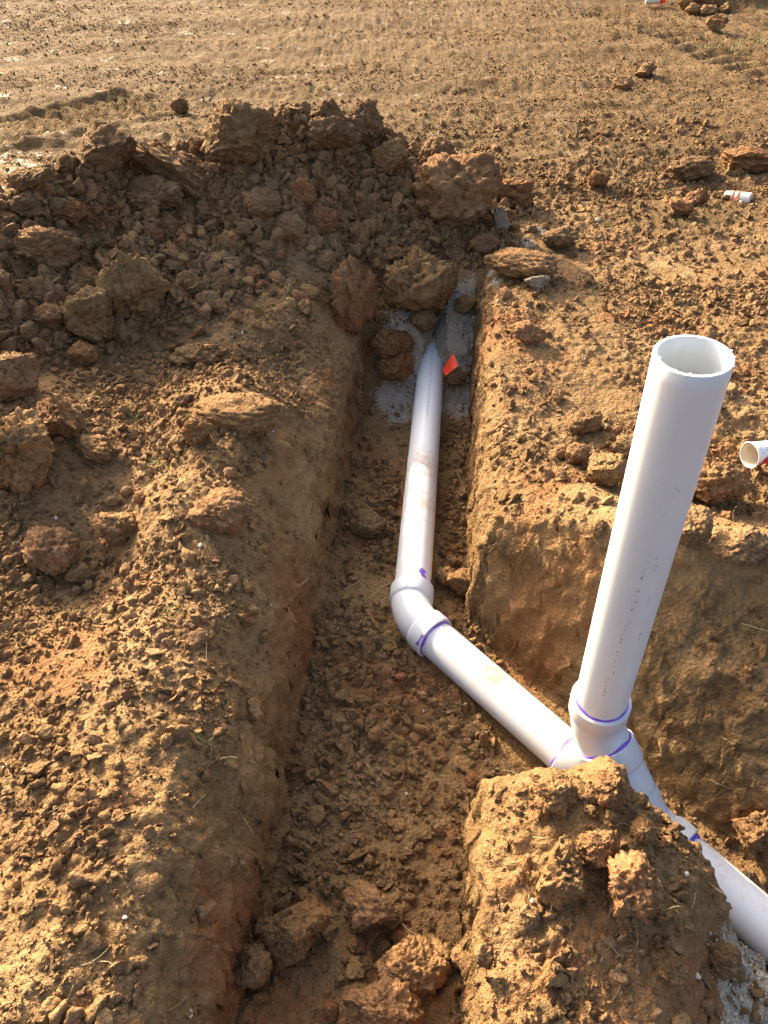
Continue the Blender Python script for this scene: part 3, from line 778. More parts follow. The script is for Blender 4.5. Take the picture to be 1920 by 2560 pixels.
# broken lumps lying thick on the left bank, along the trench floor and over the wedge
for (nn, xr, yr_, s0, s1, al, sd) in ((14000, (-1.3, -0.30), (0.32, 2.5), 0.010, 0.055, 1.9, 61), (5200, (-0.30, 0.35), (0.35, 2.3), 0.013, 0.065, 1.5, 62), (1500, (0.2, 0.8), (0.35, 0.9), 0.010, 0.045, 1.8, 63), (2200, (0.25, 1.5), (1.1, 2.3), 0.012, 0.055, 1.8, 64), (5000, (0.3, 3.2), (2.6, 5.2), 0.016, 0.07, 1.9, 65), (2600, (-0.3, 0.6), (3.1, 3.7), 0.016, 0.08, 1.6, 66)):
    X = gp.uniform(*xr, nn); Y = gp.uniform(*yr_, nn)
    u, w, s_ = uw(X, Y); gz_ = ground_z(X, Y)
    pr = np.clip(0.38 + 0.7 * fbm2(X * 3.3, Y * 3.3, 4, sd, 0.65), 0.05, 1) * (1 - 0.9 * sst(0.8, 1.4, slope(X, Y)))
    if sd == 61: pr = np.where(u > -0.33, 0, pr)
    if sd == 62: pr = np.where((gz_ > -0.25) | ((np.abs(u) < 0.085) & (Y > 1.42)) | ((np.abs(w) < 0.085) & (s_ > -0.08)), 0, pr)
    if sd in (63, 64): pr = np.where(np.abs(w) < 0.10, 0, pr)
    if sd == 66: pr = np.where((pile_shape(X, Y) < 0.01) & (u > -0.15) & (Y < 3.2), 0, np.maximum(pr, 0.5))
    kp = gp.random(nn) < pr
    X, Y = X[kp], Y[kp]
    sz = s0 * (1 - gp.random(len(X)) * (1 - (s0 / s1) ** al)) ** (-1 / al)
    sets.append((np.stack([X, Y, ground_z(X, Y) + sz * 0.06], axis=1), sz[:, None] * gp.uniform(0.7, 1.35, (len(X), 3))))
cling = np.array(CLING)
sets.append((cling[:, :3], cling[:, 3:4] * rng.uniform(0.7, 1.2, (len(cling), 3))))
pts = np.vstack([a for a, b in sets]); scl = np.vstack([b for a, b in sets])
print('crumbs', len(pts))
scatter('soil_crumbs', crumb_shapes, pts, scl, 'loose brown soil crumbs littering the banks, trenches and field', 'soil crumbs', 'crumb_soil')

# sand grains where the ground is sandy
g = np.random.default_rng(5)
X = np.concatenate([g.uniform(-0.25, 0.85, 90000), g.uniform(0.4, 1.0, 16000)]); Y = np.concatenate([g.uniform(2.2, 3.7, 90000), g.uniform(0.2, 0.85, 16000)])
mk = masks(X, Y)['sand']
u, w, s = uw(X, Y)
keep = (g.random(len(X)) < mk * 0.9) & ~((np.abs(u) < 0.06) & (Y < 3.05) & (Y > 1)) & (np.abs(w) > 0.062)
X, Y = X[keep], Y[keep]
sz = 0.0032 + 0.008 * g.random(len(X)) ** 2.2
grain_shapes = [clod_mesh('grain', 740 + k, 1, 'block', (1, 0.8, 0.7), 'sand_grain') for k in range(4)]
scatter('sand_grains', grain_shapes, np.stack([X, Y, ground_z(X, Y) + sz * 0.2], axis=1), np.repeat(sz[:, None], 3, axis=1), 'pale grey crushed sand bedding round the far pipe and at lower right', 'sand', 'sand_grain')
# scattered white pebbles
X = g.uniform(-1.4, 1.7, 520); Y = g.uniform(0.3, 4.0, 520)
u, w, s = uw(X, Y)
keep = (slope(X, Y) < 1.2) & ~((np.abs(u) < 0.07) & (Y > 1.4)) & ((np.abs(w) > 0.07) | (s < 0))
X, Y = X[keep], Y[keep]
sz = 0.003 + 0.010 * g.random(len(X)) ** 3
peb = [clod_mesh('pebble', 760 + k, 2, 'block', (1, 0.8, 0.7), 'pale_stone') for k in range(4)]
scatter('pale_pebbles', peb, np.stack([X, Y, ground_z(X, Y) + sz * 0.3], axis=1), np.repeat(sz[:, None], 3, axis=1), 'tiny pale stone chips scattered over the brown soil', 'pebbles', 'pale_stone')

# ------------------------------------------------------------------ pipes
def frame_of(d):
    d = np.array(d, float); d /= np.linalg.norm(d)
    up = np.array([0, 0, 1.0]) if abs(d[2]) < 0.9 else np.array([0, 1.0, 0])
    a = np.cross(up, d); a /= np.linalg.norm(a)
    b = np.cross(d, a)
    return d, a, b                                    # angle 0 = a (sideways), 90 deg = b (up)
def lathe(P0, d, prof, nseg=72, tsub=1):
    """profile [(t, r)] turned about the axis through P0 along d"""
    d, a, b = frame_of(d); P0 = np.array(P0, float)
    V = []; F = []
    th = np.linspace(0, 2 * np.pi, nseg, endpoint=False)
    for (t, r) in prof:
        V.append(P0 + d * t + r * (np.cos(th)[:, None] * a + np.sin(th)[:, None] * b))
    V = np.vstack(V)
    for k in range(len(prof) - 1):
        for j in range(nseg):
            j2 = (j + 1) % nseg
            F.append([k * nseg + j, k * nseg + j2, (k + 1) * nseg + j2, (k + 1) * nseg + j])
    return V, F
def merge(parts):
    V = []; F = []; n = 0
    for v, f in parts:
        V.append(v); F += [[i + n for i in q] for q in f]; n += len(v)
    return np.vstack(V), F
def sharp_mesh(name, V, F, deg=35):
    me = mesh_np(name, V, F)
    bm = bmesh.new(); bm.from_mesh(me)
    bmesh.ops.recalc_face_normals(bm, faces=bm.faces)
    for e in bm.edges:
        if len(e.link_faces) == 2 and e.calc_face_angle(0) > math.radians(deg): e.smooth = False
    bm.to_mesh(me); bm.free()
    return me
def dirt_attr(me, fn):
    co = np.empty(len(me.vertices) * 3); me.vertices.foreach_get('co', co); co = co.reshape(-1, 3)
    at = me.attributes.new('dirt', 'FLOAT', 'POINT'); at.data.foreach_set('value', fn(co).astype(np.float32))
def patch(P0, d, r, outline, rings=5, lift=0.0006):
    """paint lying on a pipe: outline [(t, angle)] filled and wrapped onto the cylinder"""
    d, a, b = frame_of(d); P0 = np.array(P0, float)
    o = np.array(outline, float); c = o.mean(axis=0)
    V = []; F = []; n = len(o)
    def W(q): return P0 + d * q[0] + (r + lift) * (math.cos(q[1]) * a + math.sin(q[1]) * b)
    V.append(W(c))
    for k in range(1, rings + 1):
        for q in o: V.append(W(c + (q - c) * k / rings))
    for j in range(n): F.append([0, 1 + j, 1 + (j + 1) % n])
    for k in range(rings - 1):
        for j in range(n):
            F.append([1 + k * n + j, 1 + (k + 1) * n + j, 1 + (k + 1) * n + (j + 1) % n, 1 + k * n + (j + 1) % n])
    return np.array(V), F
def blob(t, th, dt, dth, seed, n=22, rough=0.3):
    g = np.random.default_rng(seed)
    ph = g.uniform(0, 6.28, 4)
    out = []
    for k in range(n):
        f = 2 * math.pi * k / n
        rr = 1 + rough * (math.sin(2 * f + ph[0]) * 0.5 + math.sin(3 * f + ph[1]) * 0.5 + math.sin(5 * f + ph[2]) * 0.3)
        out.append((t + dt * rr * math.cos(f), th + dth * rr * math.sin(f)))
    return out
def textline(P0, d, r, t0, t1, th, seed, hgt=0.0032, gap=0.012):
    """a faint printed line: tiny strokes wrapped on the pipe"""
    g = np.random.default_rng(seed); parts = []; t = t0
    while t < t1:
        wlen = g.uniform(0.015, 0.045)
        e = min(t1, t + wlen)
        q = t
        while q < e:
            sw = g.uniform(0.0012, 0.0026); hh = hgt * g.uniform(0.5, 1.0) / r
            z0 = th + g.uniform(-0.2, 0.2) * hgt / r
            parts.append(patch(P0, d, r, [(q, z0 - hh / 2), (q + sw, z0 - hh / 2), (q + sw, z0 + hh / 2), (q, z0 + hh / 2)], 1, 0.0004))
            q += sw + g.uniform(0.0008, 0.0018)
        t = e + g.uniform(gap * 0.6, gap * 1.6)
    return merge(parts)

RP, RW, RC = 0.05715, 0.0070, 0.0672
bend = np.array([P_BEND[0], P_BEND[1], PIPE_Z])
d1 = np.array([AX_S, 1.0, 0.0]); d1 /= np.linalg.norm(d1)
d2 = np.array([D2[0], D2[1], 0.0])
d2 /= np.linalg.norm(d2)
origin = np.array([A2[0] + D2[0] * 0.65, A2[1] + D2[1] * 0.65, PIPE_Z - RP])
drain = bpy.data.objects.new('drain_pipe', None); COL.objects.link(drain)
drain.location = tuple(origin); drain.empty_display_size = 0.05
tag(drain, 'white plastic drain pipe run with a bend, wye joint and standing riser in the trenches', 'pipe')
def part(name, VF, mat, parent=None, deg=35, dirt=None):
    V, F = VF
    me = sharp_mesh(name, V - origin[None], F, deg)
    if dirt is not None: dirt_attr(me, lambda c: dirt(c + origin[None]))
    o = link(name, me, mat, parent or drain)
    return o
def longprof(t0, t1, r, step=0.02, inner=None):
    ts = np.linspace(t0, t1, max(2, int(abs(t1 - t0) / step)))
    pr = [(t, r) for t in ts]
    return pr
# straight far run, up to where it is buried
L_EL = 0.109
def dirt_far(c):
    t = (c - bend[None]) @ d1
    s1 = np.exp(-((t - 0.66) / 0.12) ** 2) * 0.66 + np.exp(-((t - 0.45) / 0.05) ** 2) * 0.66 + np.exp(-((t - 0.37) / 0.02) ** 2) * 0.4
    top = np.clip((c[:, 2] - PIPE_Z) / RP, -1, 1)
    return s1 * (0.35 + 0.65 * np.clip(top, 0, 1)) + 0.35 * np.clip(-top - 0.2, 0, 1)
far_pipe = part('straight_pipe', lathe(bend, d1, longprof(0.06, 2.05, RP)), 'pvc_white', dirt=dirt_far)
far_pipe['label'] = 'straight pipe running away under the sand, smeared with mud'
# the visible near part of that run: print line, primer drips
part('printed_text', textline(bend, d1, RP, 0.13, 0.62, 1.75, 1), 'ink', far_pipe)
part('printed_text', textline(bend, d1, RP, 0.95, 1.62, 1.62, 2, 0.003), 'ink', far_pipe)
part('primer_drip', patch(bend, d1, RP, blob(0.142, 2.08, 0.011, 0.20, 4)), 'purple_primer', far_pipe)
part('primer_drip', patch(bend, d1, RP, [(0.108, 2.55), (0.108, 2.2), (0.120, 2.05), (0.131, 1.95), (0.139, 2.1), (0.128, 2.3), (0.118, 2.48)]), 'purple_primer', far_pipe)
part('primer_drip', patch(bend, d1, RP, [(0.108, 2.95), (0.108, 2.75), (0.135, 2.75), (0.143, 2.82), (0.130, 2.92)]), 'purple_primer', far_pipe)
# bend: sockets at both ends and a smooth swept 45 degree turn
def sweep_bend(P, din, dout, half, r, n=16, nseg=72):
    """din points towards P, dout away from P"""
    ang = math.acos(np.clip(np.dot(din, dout), -1, 1))
    ax = np.cross(din, dout); ax /= np.linalg.norm(ax)
    Rr = half / math.tan(ang / 2)
    start = P - din * half
    cdir = np.cross(ax, din); cen = start + cdir * Rr
    V = []; F = []
    th = np.linspace(0, 2 * np.pi, nseg, endpoint=False)
    for k in range(n + 1):
        M = np.array(Matrix.Rotation(ang * k / n, 3, Vector(ax)))
        c = cen + M @ (start - cen); e1 = M @ cdir; e2 = ax
        V.append(c + r * (np.cos(th)[:, None] * e1 + np.sin(th)[:, None] * e2))
    for k in range(n):
        for j in range(nseg):
            j2 = (j + 1) % nseg
            F.append([k * nseg + j, k * nseg + j2, (k + 1) * nseg + j2, (k + 1) * nseg + j])
    return np.vstack(V), F
def socket(P, d, t0, t1, rbody=None):
    """belled socket from t0 (shoulder) to t1 (mouth), with the mouth's flat ring"""
    return lathe(P, d, [(t0 - 0.010, RP + 0.0015), (t0 - 0.001, RC - 0.002), (t0 + 0.003, RC), (t1 - 0.002, RC), (t1, RC - 0.0015), (t1, RP + 0.0005), (t1 - 0.012, RP + 0.0005)])
RB = RP + 0.0035
elbow = part('bend_fitting', sweep_bend(bend, -d1, d2, 0.066, RB), 'pvc_white')
part('socket', socket(bend, d1, 0.060, L_EL), 'pvc_white', elbow)
part('socket', socket(bend, d2, 0.060, L_EL), 'pvc_white', elbow)
def ring(P, d, t, r=RP, wd=0.0035, seed=0, th0=0, th1=2 * math.pi):
    g = np.random.default_rng(seed); d_, a, b = frame_of(d); P = np.array(P)
    n = 72; V = []; F = []
    ths = np.linspace(th0, th1, n)
    for k, th in enumerate(ths):
        ww = wd * (0.8 + 1.3 * abs(math.sin(1.7 * th + seed) * math.sin(3.1 * th + 2 * seed)))
        for (tt, rr) in ((t - 0.001, r + 0.0022), (t + 0.0008, r + 0.0022), (t + ww, r + 0.0006), (t + ww, r - 0.001)):
            V.append(P + d_ * tt + rr * (math.cos(th) * a + math.sin(th) * b))
    for k in range(n - 1):
        for q in range(3):
            F.append([k * 4 + q, k * 4 + q + 1, (k + 1) * 4 + q + 1, (k + 1) * 4 + q])
    return np.array(V), F
part('primer_ring', ring(bend, d2, L_EL, RP, 0.004, 3), 'purple_primer', elbow)
part('primer_smear', patch(bend, d2, RC, blob(L_EL - 0.014, 0.95, 0.012, 0.27, 9), lift=0.0007), 'pale_primer', elbow)
part('primer_smear', patch(bend, d2, RC, [(L_EL - 0.016, 2.9), (L_EL - 0.002, 2.9), (L_EL - 0.002, 2.35), (L_EL - 0.008, 2.3), (L_EL - 0.006, 2.6)], lift=0.0007), 'purple_primer', elbow)
# middle run
S0 = float(np.dot(np.array([A2[0] - bend[0], A2[1] - bend[1]]), D2))          # axis distance bend -> A2
W0, W1, WB = S0 + 0.490, S0 + 0.825, S0 + 0.731                               # wye mouth, other mouth, branch point
def dirt_mid(c):
    t = (c - bend[None]) @ d2
    top = np.clip((c[:, 2] - PIPE_Z) / RP, -1, 1)
    return (np.exp(-((t - 0.33) / 0.07) ** 2) * 0.85 + np.exp(-((t - 0.47) / 0.03) ** 2) * 0.35) * np.clip(top, 0, 1) ** 2 + 0.4 * np.clip(-top - 0.1, 0, 1)
mid_pipe = part('sloping_pipe', lathe(bend, d2, longprof(0.06, W0 + 0.02, RP)), 'pvc_white', dirt=dirt_mid)
part('printed_text', textline(bend, d2, RP, 0.115, 0.21, 1.25, 5), 'ink', mid_pipe)
part('printed_text', textline(bend, d2, RP, 0.30, 0.38, 1.30, 6), 'ink', mid_pipe)
part('printed_text', textline(bend, d2, RP, 0.50, 0.56, 1.25, 7), 'ink', mid_pipe)
# wye
BR = WB
wc = bend + d2 * BR
db = np.array([-d2[0], -d2[1], 1.0]); db /= np.linalg.norm(db)
LB = 0.152 * math.sqrt(2) + 0.006
wye = part('wye_fitting', merge([lathe(bend, d2, [(W0 + 0.045, RB), (W1 - 0.04, RB)]), lathe(wc, db, [(0.0, RB), (LB - 0.05, RB)])]), 'pvc_white', dirt=lambda c: 0 * c[:, 0])
part('socket', socket(wc, db, LB - 0.055, LB), 'pvc_white', wye)
part('socket', socket(bend, d2, W1 - 0.045, W1), 'pvc_white', wye)
part('socket', lathe(bend, d2, [(W0 + 0.058, RB), (W0 + 0.048, RC), (W0 + 0.002, RC), (W0, RC - 0.0015), (W0, RP + 0.0005), (W0 + 0.01, RP + 0.0005)]), 'pvc_white', wye)
part('rib', merge([lathe(wc, db, [(0.07, RB + 0.002), (0.09, RB + 0.002)], 72)]), 'pvc_white', wye)
part('primer_ring', ring(bend, -d2, -W0, RP, 0.005, 5), 'purple_primer', wye)
part('primer_ring', ring(bend, d2, W1, RP, 0.007, 6), 'purple_primer', wye)
part('primer_ring', ring(wc, db, LB, RB, 0.004, 8), 'purple_primer', wye)
# riser bend and riser
corner = wc + db * (0.198 * math.sqrt(2))
top_pt = np.array([0.449, 0.977, CAM_H - 0.584])
dr = top_pt - corner; RL = np.linalg.norm(dr); dr /= RL
relb = part('riser_bend', merge([lathe(wc, db, [(LB - 0.02, RB - 0.0005), (0.198 * math.sqrt(2) - 0.0385, RB - 0.0005)]), sweep_bend(corner, db, dr, 0.040, RB)]), 'pvc_white')
TM = 0.098
part('socket', socket(corner, dr, 0.048, TM), 'pvc_white', relb)
part('primer_ring', ring(corner, dr, TM, RP, 0.0055, 11), 'purple_primer', relb)
prof = [(t, RP) for t in np.linspace(0.045, RL - 0.0015, 40)] + [(RL, RP - 0.0012), (RL + 0.0003, RP - RW + 0.001), (RL - 0.001, RP - RW)] + [(t, RP - RW) for t in np.linspace(RL - 0.03, 0.05, 20)]
riser = part('riser_pipe', lathe(corner, dr, prof, 96), 'pvc_cream', deg=40, dirt=lambda c: 0.12 * np.ones(len(c)))
riser['label'] = 'open-topped white pipe standing upright in the near trench'
part('printed_text', textline(corner, dr, RP, 0.30, RL - 0.03, 0.10, 12, 0.004, 0.02), 'ink', riser)
# bits of swarf on the sawn rim
sw = []
gsw = np.random.default_rng(31)
dd, aa, bb = frame_of(dr)
for k in range(26):
    th = gsw.uniform(0, 6.28); c0 = top_pt + (RP - gsw.choice([0.0, RW])) * (math.cos(th) * aa + math.sin(th) * bb) + dd * gsw.uniform(-0.002, 0.001)
    V, F = ico(1); sw.append((V * gsw.uniform(0.0008, 0.0022) * np.array([1, 1, 0.7]) + c0, F))
part('swarf', merge(sw), 'pvc_cream', riser)
# scuffs down the near side
sc = []
for (tc, th, ln, n) in ((0.60, -1.75, 0.05, 7), (0.50, -1.78, 0.10, 9), (0.36, -1.85, 0.16, 16), (0.22, -1.95, 0.09, 9), (0.62, -1.45, 0.07, 7), (0.52, -1.35, 0.06, 5), (0.42, -1.25, 0.05, 5), (0.78, -1.5, 0.03, 4)):
    for k in range(n):
        sc.append(patch(corner, dr, RP, blob(tc + gsw.uniform(-0.5, 0.5) * ln, th + gsw.normal() * 0.025, gsw.uniform(0.001, 0.004), gsw.uniform(0.006, 0.016), int(gsw.integers(1e6)), 9), 2, 0.0004))
part('scuff_marks', merge(sc), 'scuff', riser)
# lower run out of the picture
def dirt_low(c):
    top = np.clip((c[:, 2] - PIPE_Z) / RP, -1, 1)
    return 0.32 * np.clip(top, 0, 1) ** 3 + 0.3 * np.clip(-top - 0.1, 0, 1)
low = part('lower_pipe', lathe(bend, d2, longprof(W1 - 0.03, W1 + 1.3, RP)), 'pvc_white', dirt=dirt_low)

# ------------------------------------------------------------------ small things
def at_depth(x, y, t): return np.array([0, 0, CAM_H]) + sight(x, y) * t
# orange marking flag on its wire
def build_flag():
    q = [at_depth(x, y, t) for (x, y, t) in ((979, 762, 3.20), (990.5, 790, 3.17), (963, 811, 3.15), (956, 797, 3.22))]
    base = np.array([q[3][0] + 0.004, q[3][1] + 0.01, 0]); base[2] = float(ground_z(base[0], base[1]))
    e = bpy.data.objects.new('marking_flag', None); COL.objects.link(e); e.location = tuple(base); e.empty_display_size = 0.03
    tag(e, 'bright orange marking flag stuck in the sand beside the far pipe', 'flag')
    n = 8; V = []; F = []
    for lay in (0, 1):
        for i in range(n + 1):
            for j in range(n + 1):
                a, b = i / n, j / n
                p = (q[0] * (1 - a) + q[1] * a) * (1 - b) + (q[3] * (1 - a) + q[2] * a) * b
                p = p + np.array([0, -1, 0.4]) * (0.006 * math.sin(a * 3.1 + b * 4) + 0.0006 * lay) + np.array([0, 0, -0.006]) * math.sin(a * math.pi) * b
                V.append(p - base)
    m = (n + 1) ** 2
    for lay in (0, 1):
        for i in range(n):
            for j in range(n):
                k = lay * m + i * (n + 1) + j
                F.append([k, k + 1, k + n + 2, k + n + 1])
    link('flag_sheet', mesh_np('flag_sheet', V, F), 'flag_orange', e)
    p0, p1 = np.array([0, 0, -0.03]), (q[0] * 0.5 + q[3] * 0.5) - base + np.array([0, 0.003, 0])
    V, F = lathe(p0, p1 - p0, [(0, 0.0011), (np.linalg.norm(p1 - p0), 0.0011)], 8)
    link('wire_stake', mesh_np('wire_stake', V, F), 'wire', e)
build_flag()

# paper cup lying on its side
def build_cup():
    c, t = at_depth(1619, 983, 2.27), 2.27
    d = np.array([0.93, 0.30, -0.02]); d /= np.linalg.norm(d)        # from rim towards the base
    rim, base_r, L = 0.0385, 0.028, 0.105
    b0 = np.array([c[0] + 0.05, c[1], 0.0]); b0[2] = float(ground_z(c[0] + 0.04, c[1] + 0.02))
    print('cup', c, b0)
    e = bpy.data.objects.new('paper_cup', None); COL.objects.link(e); e.location = tuple(b0); e.empty_display_size = 0.03
    tag(e, 'white paper cup with red print lying on its side at the right edge', 'cup')
    outer = lathe(c - b0, d, [(0.0, rim - 0.0006), (L, base_r), (L, base_r - 0.002), (L - 0.006, base_r - 0.002)], 64)
    body = link('cup_wall', sharp_mesh('cup_wall', *outer), 'cup_paper', e)
    inner = lathe(c - b0, d, [(0.001, rim - 0.0016), (L - 0.006, base_r - 0.0012), (L - 0.007, 0.0)], 64)
    link('cup_inside', sharp_mesh('cup_inside', *inner), 'cup_inside', e)
    th = np.linspace(0, 2 * np.pi, 13)
    rimp = lathe(c - b0, d, [(0.0015 * math.sin(k), rim + 0.0015 * math.cos(k)) for k in th], 64)
    link('rolled_rim', mesh_np('rolled_rim', *rimp), 'cup_paper', e)
    def rad(t): return rim + (base_r - rim) * t / L
    def cpatch(outline):
        # wrapped on the tapering wall
        dd, a, b = frame_of(d); o = np.array(outline); cc = o.mean(axis=0); V = []; F = []; n = len(o); rings = 5
        def W(q): return (c - b0) + dd * q[0] + (rad(q[0]) + 0.0007) * (math.cos(q[1]) * a + math.sin(q[1]) * b)
        V.append(W(cc))
        for k in range(1, rings + 1):
            for q in o: V.append(W(cc + (q - cc) * k / rings))
        for j in range(n): F.append([0, 1 + j, 1 + (j + 1) % n])
        for k in range(rings - 1):
            for j in range(n): F.append([1 + k * n + j, 1 + (k + 1) * n + j, 1 + (k + 1) * n + (j + 1) % n, 1 + k * n + (j + 1) % n])
        return np.array(V), F
    # angle: find the side facing the viewer
    dd, a, b = frame_of(d); view = np.array([0, 0, CAM_H]) - c
    thv = math.atan2(np.dot(view, b), np.dot(view, a))
    sgn = 1 if np.dot(-math.sin(thv) * a + math.cos(thv) * b, np.array([0, 0, 1])) < 0 else -1     # + goes down the wall
    link('red_print', mesh_np('red_print', *cpatch([(0.010, thv + sgn * 1.25), (0.012, thv + sgn * 0.95), (0.022, thv + sgn * 0.60), (0.034, thv + sgn * 0.42), (0.095, thv + sgn * 0.42), (0.095, thv + sgn * 1.9), (0.020, thv + sgn * 1.9)])), 'cup_red', body)
    for (t0, t1, k) in ((0.010, 0.019, -0.38), (0.011, 0.019, -0.20), (0.015, 0.019, 0.02), (0.028, 0.06, -0.3), (0.030, 0.05, -0.1)):
        link('small_print', mesh_np('small_print', *cpatch([(t0, thv + sgn * (k - 0.035)), (t1, thv + sgn * (k - 0.035)), (t1, thv + sgn * (k + 0.035)), (t0, thv + sgn * (k + 0.035))])), 'cup_blue', body)
build_cup()

# roll with orange bands
def build_roll():
    P, t = spot(1592, 434)
    d = np.array([-0.80, 0.55, -0.10]); d /= np.linalg.norm(d)
    r, L = 0.030, 0.128
    b0 = np.array([P[0], P[1], float(ground_z(P[0], P[1]))])
    c = np.array([0.062, -0.01, r * 0.38])
    e = bpy.data.objects.new('striped_roll', None); COL.objects.link(e); e.location = tuple(b0); e.empty_display_size = 0.03
    tag(e, 'white hollow roll with orange bands lying on the dirt at the right', 'roll')
    prof = [(0.02, 0.012), (0.0, 0.013), (0.0, r - 0.004), (0.002, r - 0.001)]
    for k in range(22): prof.append((0.004 + k * L / 22, r - 0.0008 * (k % 2) - 0.003 * max(0, (k - 15) / 6)))
    prof += [(L, r - 0.008), (L + 0.002, 0.0)]
    link('roll_body', sharp_mesh('roll_body', *lathe(c, d, prof, 40)), 'spool_white', e)
    for (t0, t1) in ((0.052, 0.072), (0.078, 0.098)):
        link('orange_band', mesh_np('orange_band', *lathe(c, d, [(t0, r - 0.003), (t0 + 0.001, r + 0.0012), (t1 - 0.001, r + 0.0010), (t1, r - 0.004)], 40)), 'spool_orange', e)
build_roll()

# white and orange litter at the top edge
def build_can():
    P, t = spot(1414, 12)
    b0 = np.array([P[0], P[1], float(ground_z(P[0], P[1]))])
    e = bpy.data.objects.new('paint_can', None); COL.objects.link(e); e.location = tuple(b0); e.empty_display_size = 0.05
    tag(e, 'small white and orange can lying at the top edge of the field', 'can')
    d = np.array([1.0, -0.15, 0.04]); d /= np.linalg.norm(d); c = np.array([-0.10, 0, 0.045])
    link('can_body', sharp_mesh('can_body', *lathe(c, d, [(0, 0), (0, 0.028), (0.004, 0.033), (0.13, 0.033), (0.142, 0.024), (0.142, 0)], 32)), 'spool_white', e)
    link('can_cap', sharp_mesh('can_cap', *lathe(c, d, [(0.136, 0.029), (0.137, 0.030), (0.19, 0.028), (0.192, 0.026), (0.192, 0)], 32)), 'flag_orange', e)
build_can()

# scraps of white plastic / stone chips big enough to pick out
CHIPS = [(1291, 478, 0.030, 'white chip on the open ground right of the heap'), (752, 42, 0.02, ''), (433, 1182, 0.018, 'white stone chip beside the sunk rounded clod on the left bank'),
         (412, 2192, 0.020, 'white stone chip on the near left bank'), (440, 2406 - 0, 0.02, ''), (1505, 2110, 0.014, 'white chip in the dirt left of the near sand'), (1480, 1890, 0.014, 'blue-white chip beside the tall clod of the wedge'),
         (1600, 438, 0.025, 'scrap of white plastic beside the striped roll')]
for k, (x, y, sz, lab) in enumerate(CHIPS):
    if not lab: continue
    P, t = spot(x, y)
    me = clod_mesh('stone_chip', 1300 + k, 3, 'block', (sz, sz * 0.8, sz * 0.6), 'pale_stone')
    o = link('stone_chip', me); o.location = (P[0], P[1], float(ground_z(P[0], P[1])) + sz * 0.15); o.rotation_euler = (0.3, 0.2, k)
    tag(o, lab, 'stone chip')

# ------------------------------------------------------------------ dry stalks and green blades
def strands(name, items, mat, label, cat):
    V = []; F = []
    for (p, ang, tilt, ln, wd, curl, seed) in items:
        g = np.random.default_rng(seed)
        n = 6; pos = np.array(p, float); a = ang; tl = tilt
        side0 = len(V)
        for k in range(n + 1):
            dirv = np.array([math.cos(a) * math.cos(tl), math.sin(a) * math.cos(tl), math.sin(tl)])
            sd = np.array([-math.sin(a), math.cos(a), 0]); up = np.cross(dirv, sd)
            w_ = wd * (1 - 0.6 * k / n)
            V.append(pos + sd * w_); V.append(pos + up * w_ - sd * w_ * 0.5); V.append(pos - up * w_ - sd * w_ * 0.5)
            pos = pos + dirv * ln / n; a += curl * g.uniform(0.3, 1.4) / n; tl -= curl * 0.5 * g.uniform(-0.6, 1.2) / n
        for k in range(n):
            for q in range(3):
                q2 = (q + 1) % 3
                F.append([side0 + k * 3 + q, side0 + k * 3 + q2, side0 + (k + 1) * 3 + q2, side0 + (k + 1) * 3 + q])
    o = link(name, mesh_np(name, V, F), mat)
    tag(o, label, cat, kind='stuff')
items = []
for k in range(260):
    x, y = R.uniform(0, 1659), R.uniform(450, 2200)
    P, t = spot(x, y)
    if not pipe_clear(P[0], P[1], 0.005): continue
    items.append(((P[0], P[1], float(ground_z(P[0], P[1])) + 0.003), R.uniform(0, 6.28), R.uniform(-0.1, 0.7), R.uniform(0.015, 0.055), R.uniform(0.0003, 0.0007), R.uniform(-1.5, 1.5), k))
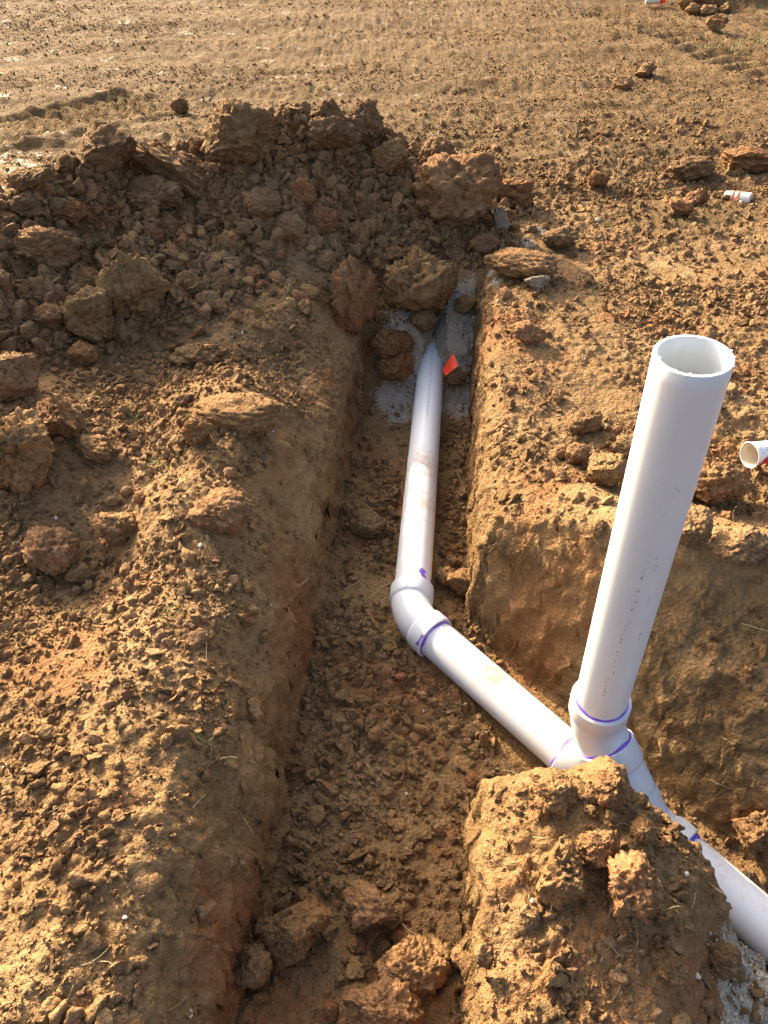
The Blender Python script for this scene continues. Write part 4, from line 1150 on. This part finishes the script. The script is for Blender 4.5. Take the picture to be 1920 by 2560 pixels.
for k, (x, y, a, tl, ln) in enumerate([(20, 640, 2.4, 0.4, 0.11), (60, 690, 5.6, 0.2, 0.10), (875, 980, 0.2, 0.6, 0.06), (820, 1270, 0.1, 0.3, 0.09), (745, 1275, 0.3, 0.2, 0.07), (1345, 1490, 1.3, 0.8, 0.05), (860, 1985, 5.2, 0.3, 0.07), (1120, 1755, 5.7, 0.3, 0.07),
                                       (640, 1270, 0.4, 0.2, 0.05), (530, 640, 5.1, 0.4, 0.07), (500, 505, 5.2, 0.4, 0.08), (1190, 1975, 1.6, 0.9, 0.06), (1530, 1690, 5.5, 0.2, 0.12), (1600, 1350, 5.6, 0.2, 0.10)]):
    P, t = spot(x, y)
    items.append(((P[0], P[1], float(ground_z(P[0], P[1])) + 0.004), a, tl, ln, 0.0012, 0.9, 900 + k))
strands('dry_stalks', items, 'straw', 'thin dry grass stalks and roots strewn over the soil', 'straw')
items = []
def tuft(x, y, n, ln, spread_, seed):
    g = np.random.default_rng(seed)
    P, t = spot(x, y)
    for k in range(n):
        px, py = P[0] + g.normal() * spread_, P[1] + g.normal() * spread_
        items.append(((px, py, float(ground_z(px, py))), g.uniform(0, 6.28), g.uniform(0.5, 1.4), ln * g.uniform(0.5, 1.2), 0.0011 * (1 + 0.25 * t), g.uniform(-1.2, 1.2), int(g.integers(1e6))))
for k, tf in enumerate([(140, 1195, 9, 0.04, 0.012), (290, 900, 10, 0.05, 0.02), (360, 1005, 8, 0.05, 0.02), (1040, 830, 14, 0.045, 0.012), (360, 1330, 8, 0.04, 0.015), (450, 1610, 3, 0.035, 0.008), (340, 1480, 3, 0.03, 0.01),
                        (1645, 92, 16, 0.06, 0.05), (1590, 112, 14, 0.05, 0.06), (1572, 106, 8, 0.05, 0.05), (1520, 106, 6, 0.05, 0.04)]):
    tuft(*tf, 50 + k)
g = np.random.default_rng(77)
for k in range(900):
    px, py = 4.4 + abs(g.normal()) * 0.8 - 0.3, 9.6 + g.normal() * 0.9
    if masks(np.array([px]), np.array([py]))['grass'][0] < g.random() * 0.8: continue
    items.append(((px, py, float(ground_z(px, py))), g.uniform(0, 6.28), g.uniform(0.4, 1.3), g.uniform(0.03, 0.08), 0.003, g.uniform(-1, 1), int(g.integers(1e6))))
strands('green_grass', items, 'green_blade', 'sparse green grass blades and weeds sprouting from the dirt', 'grass')
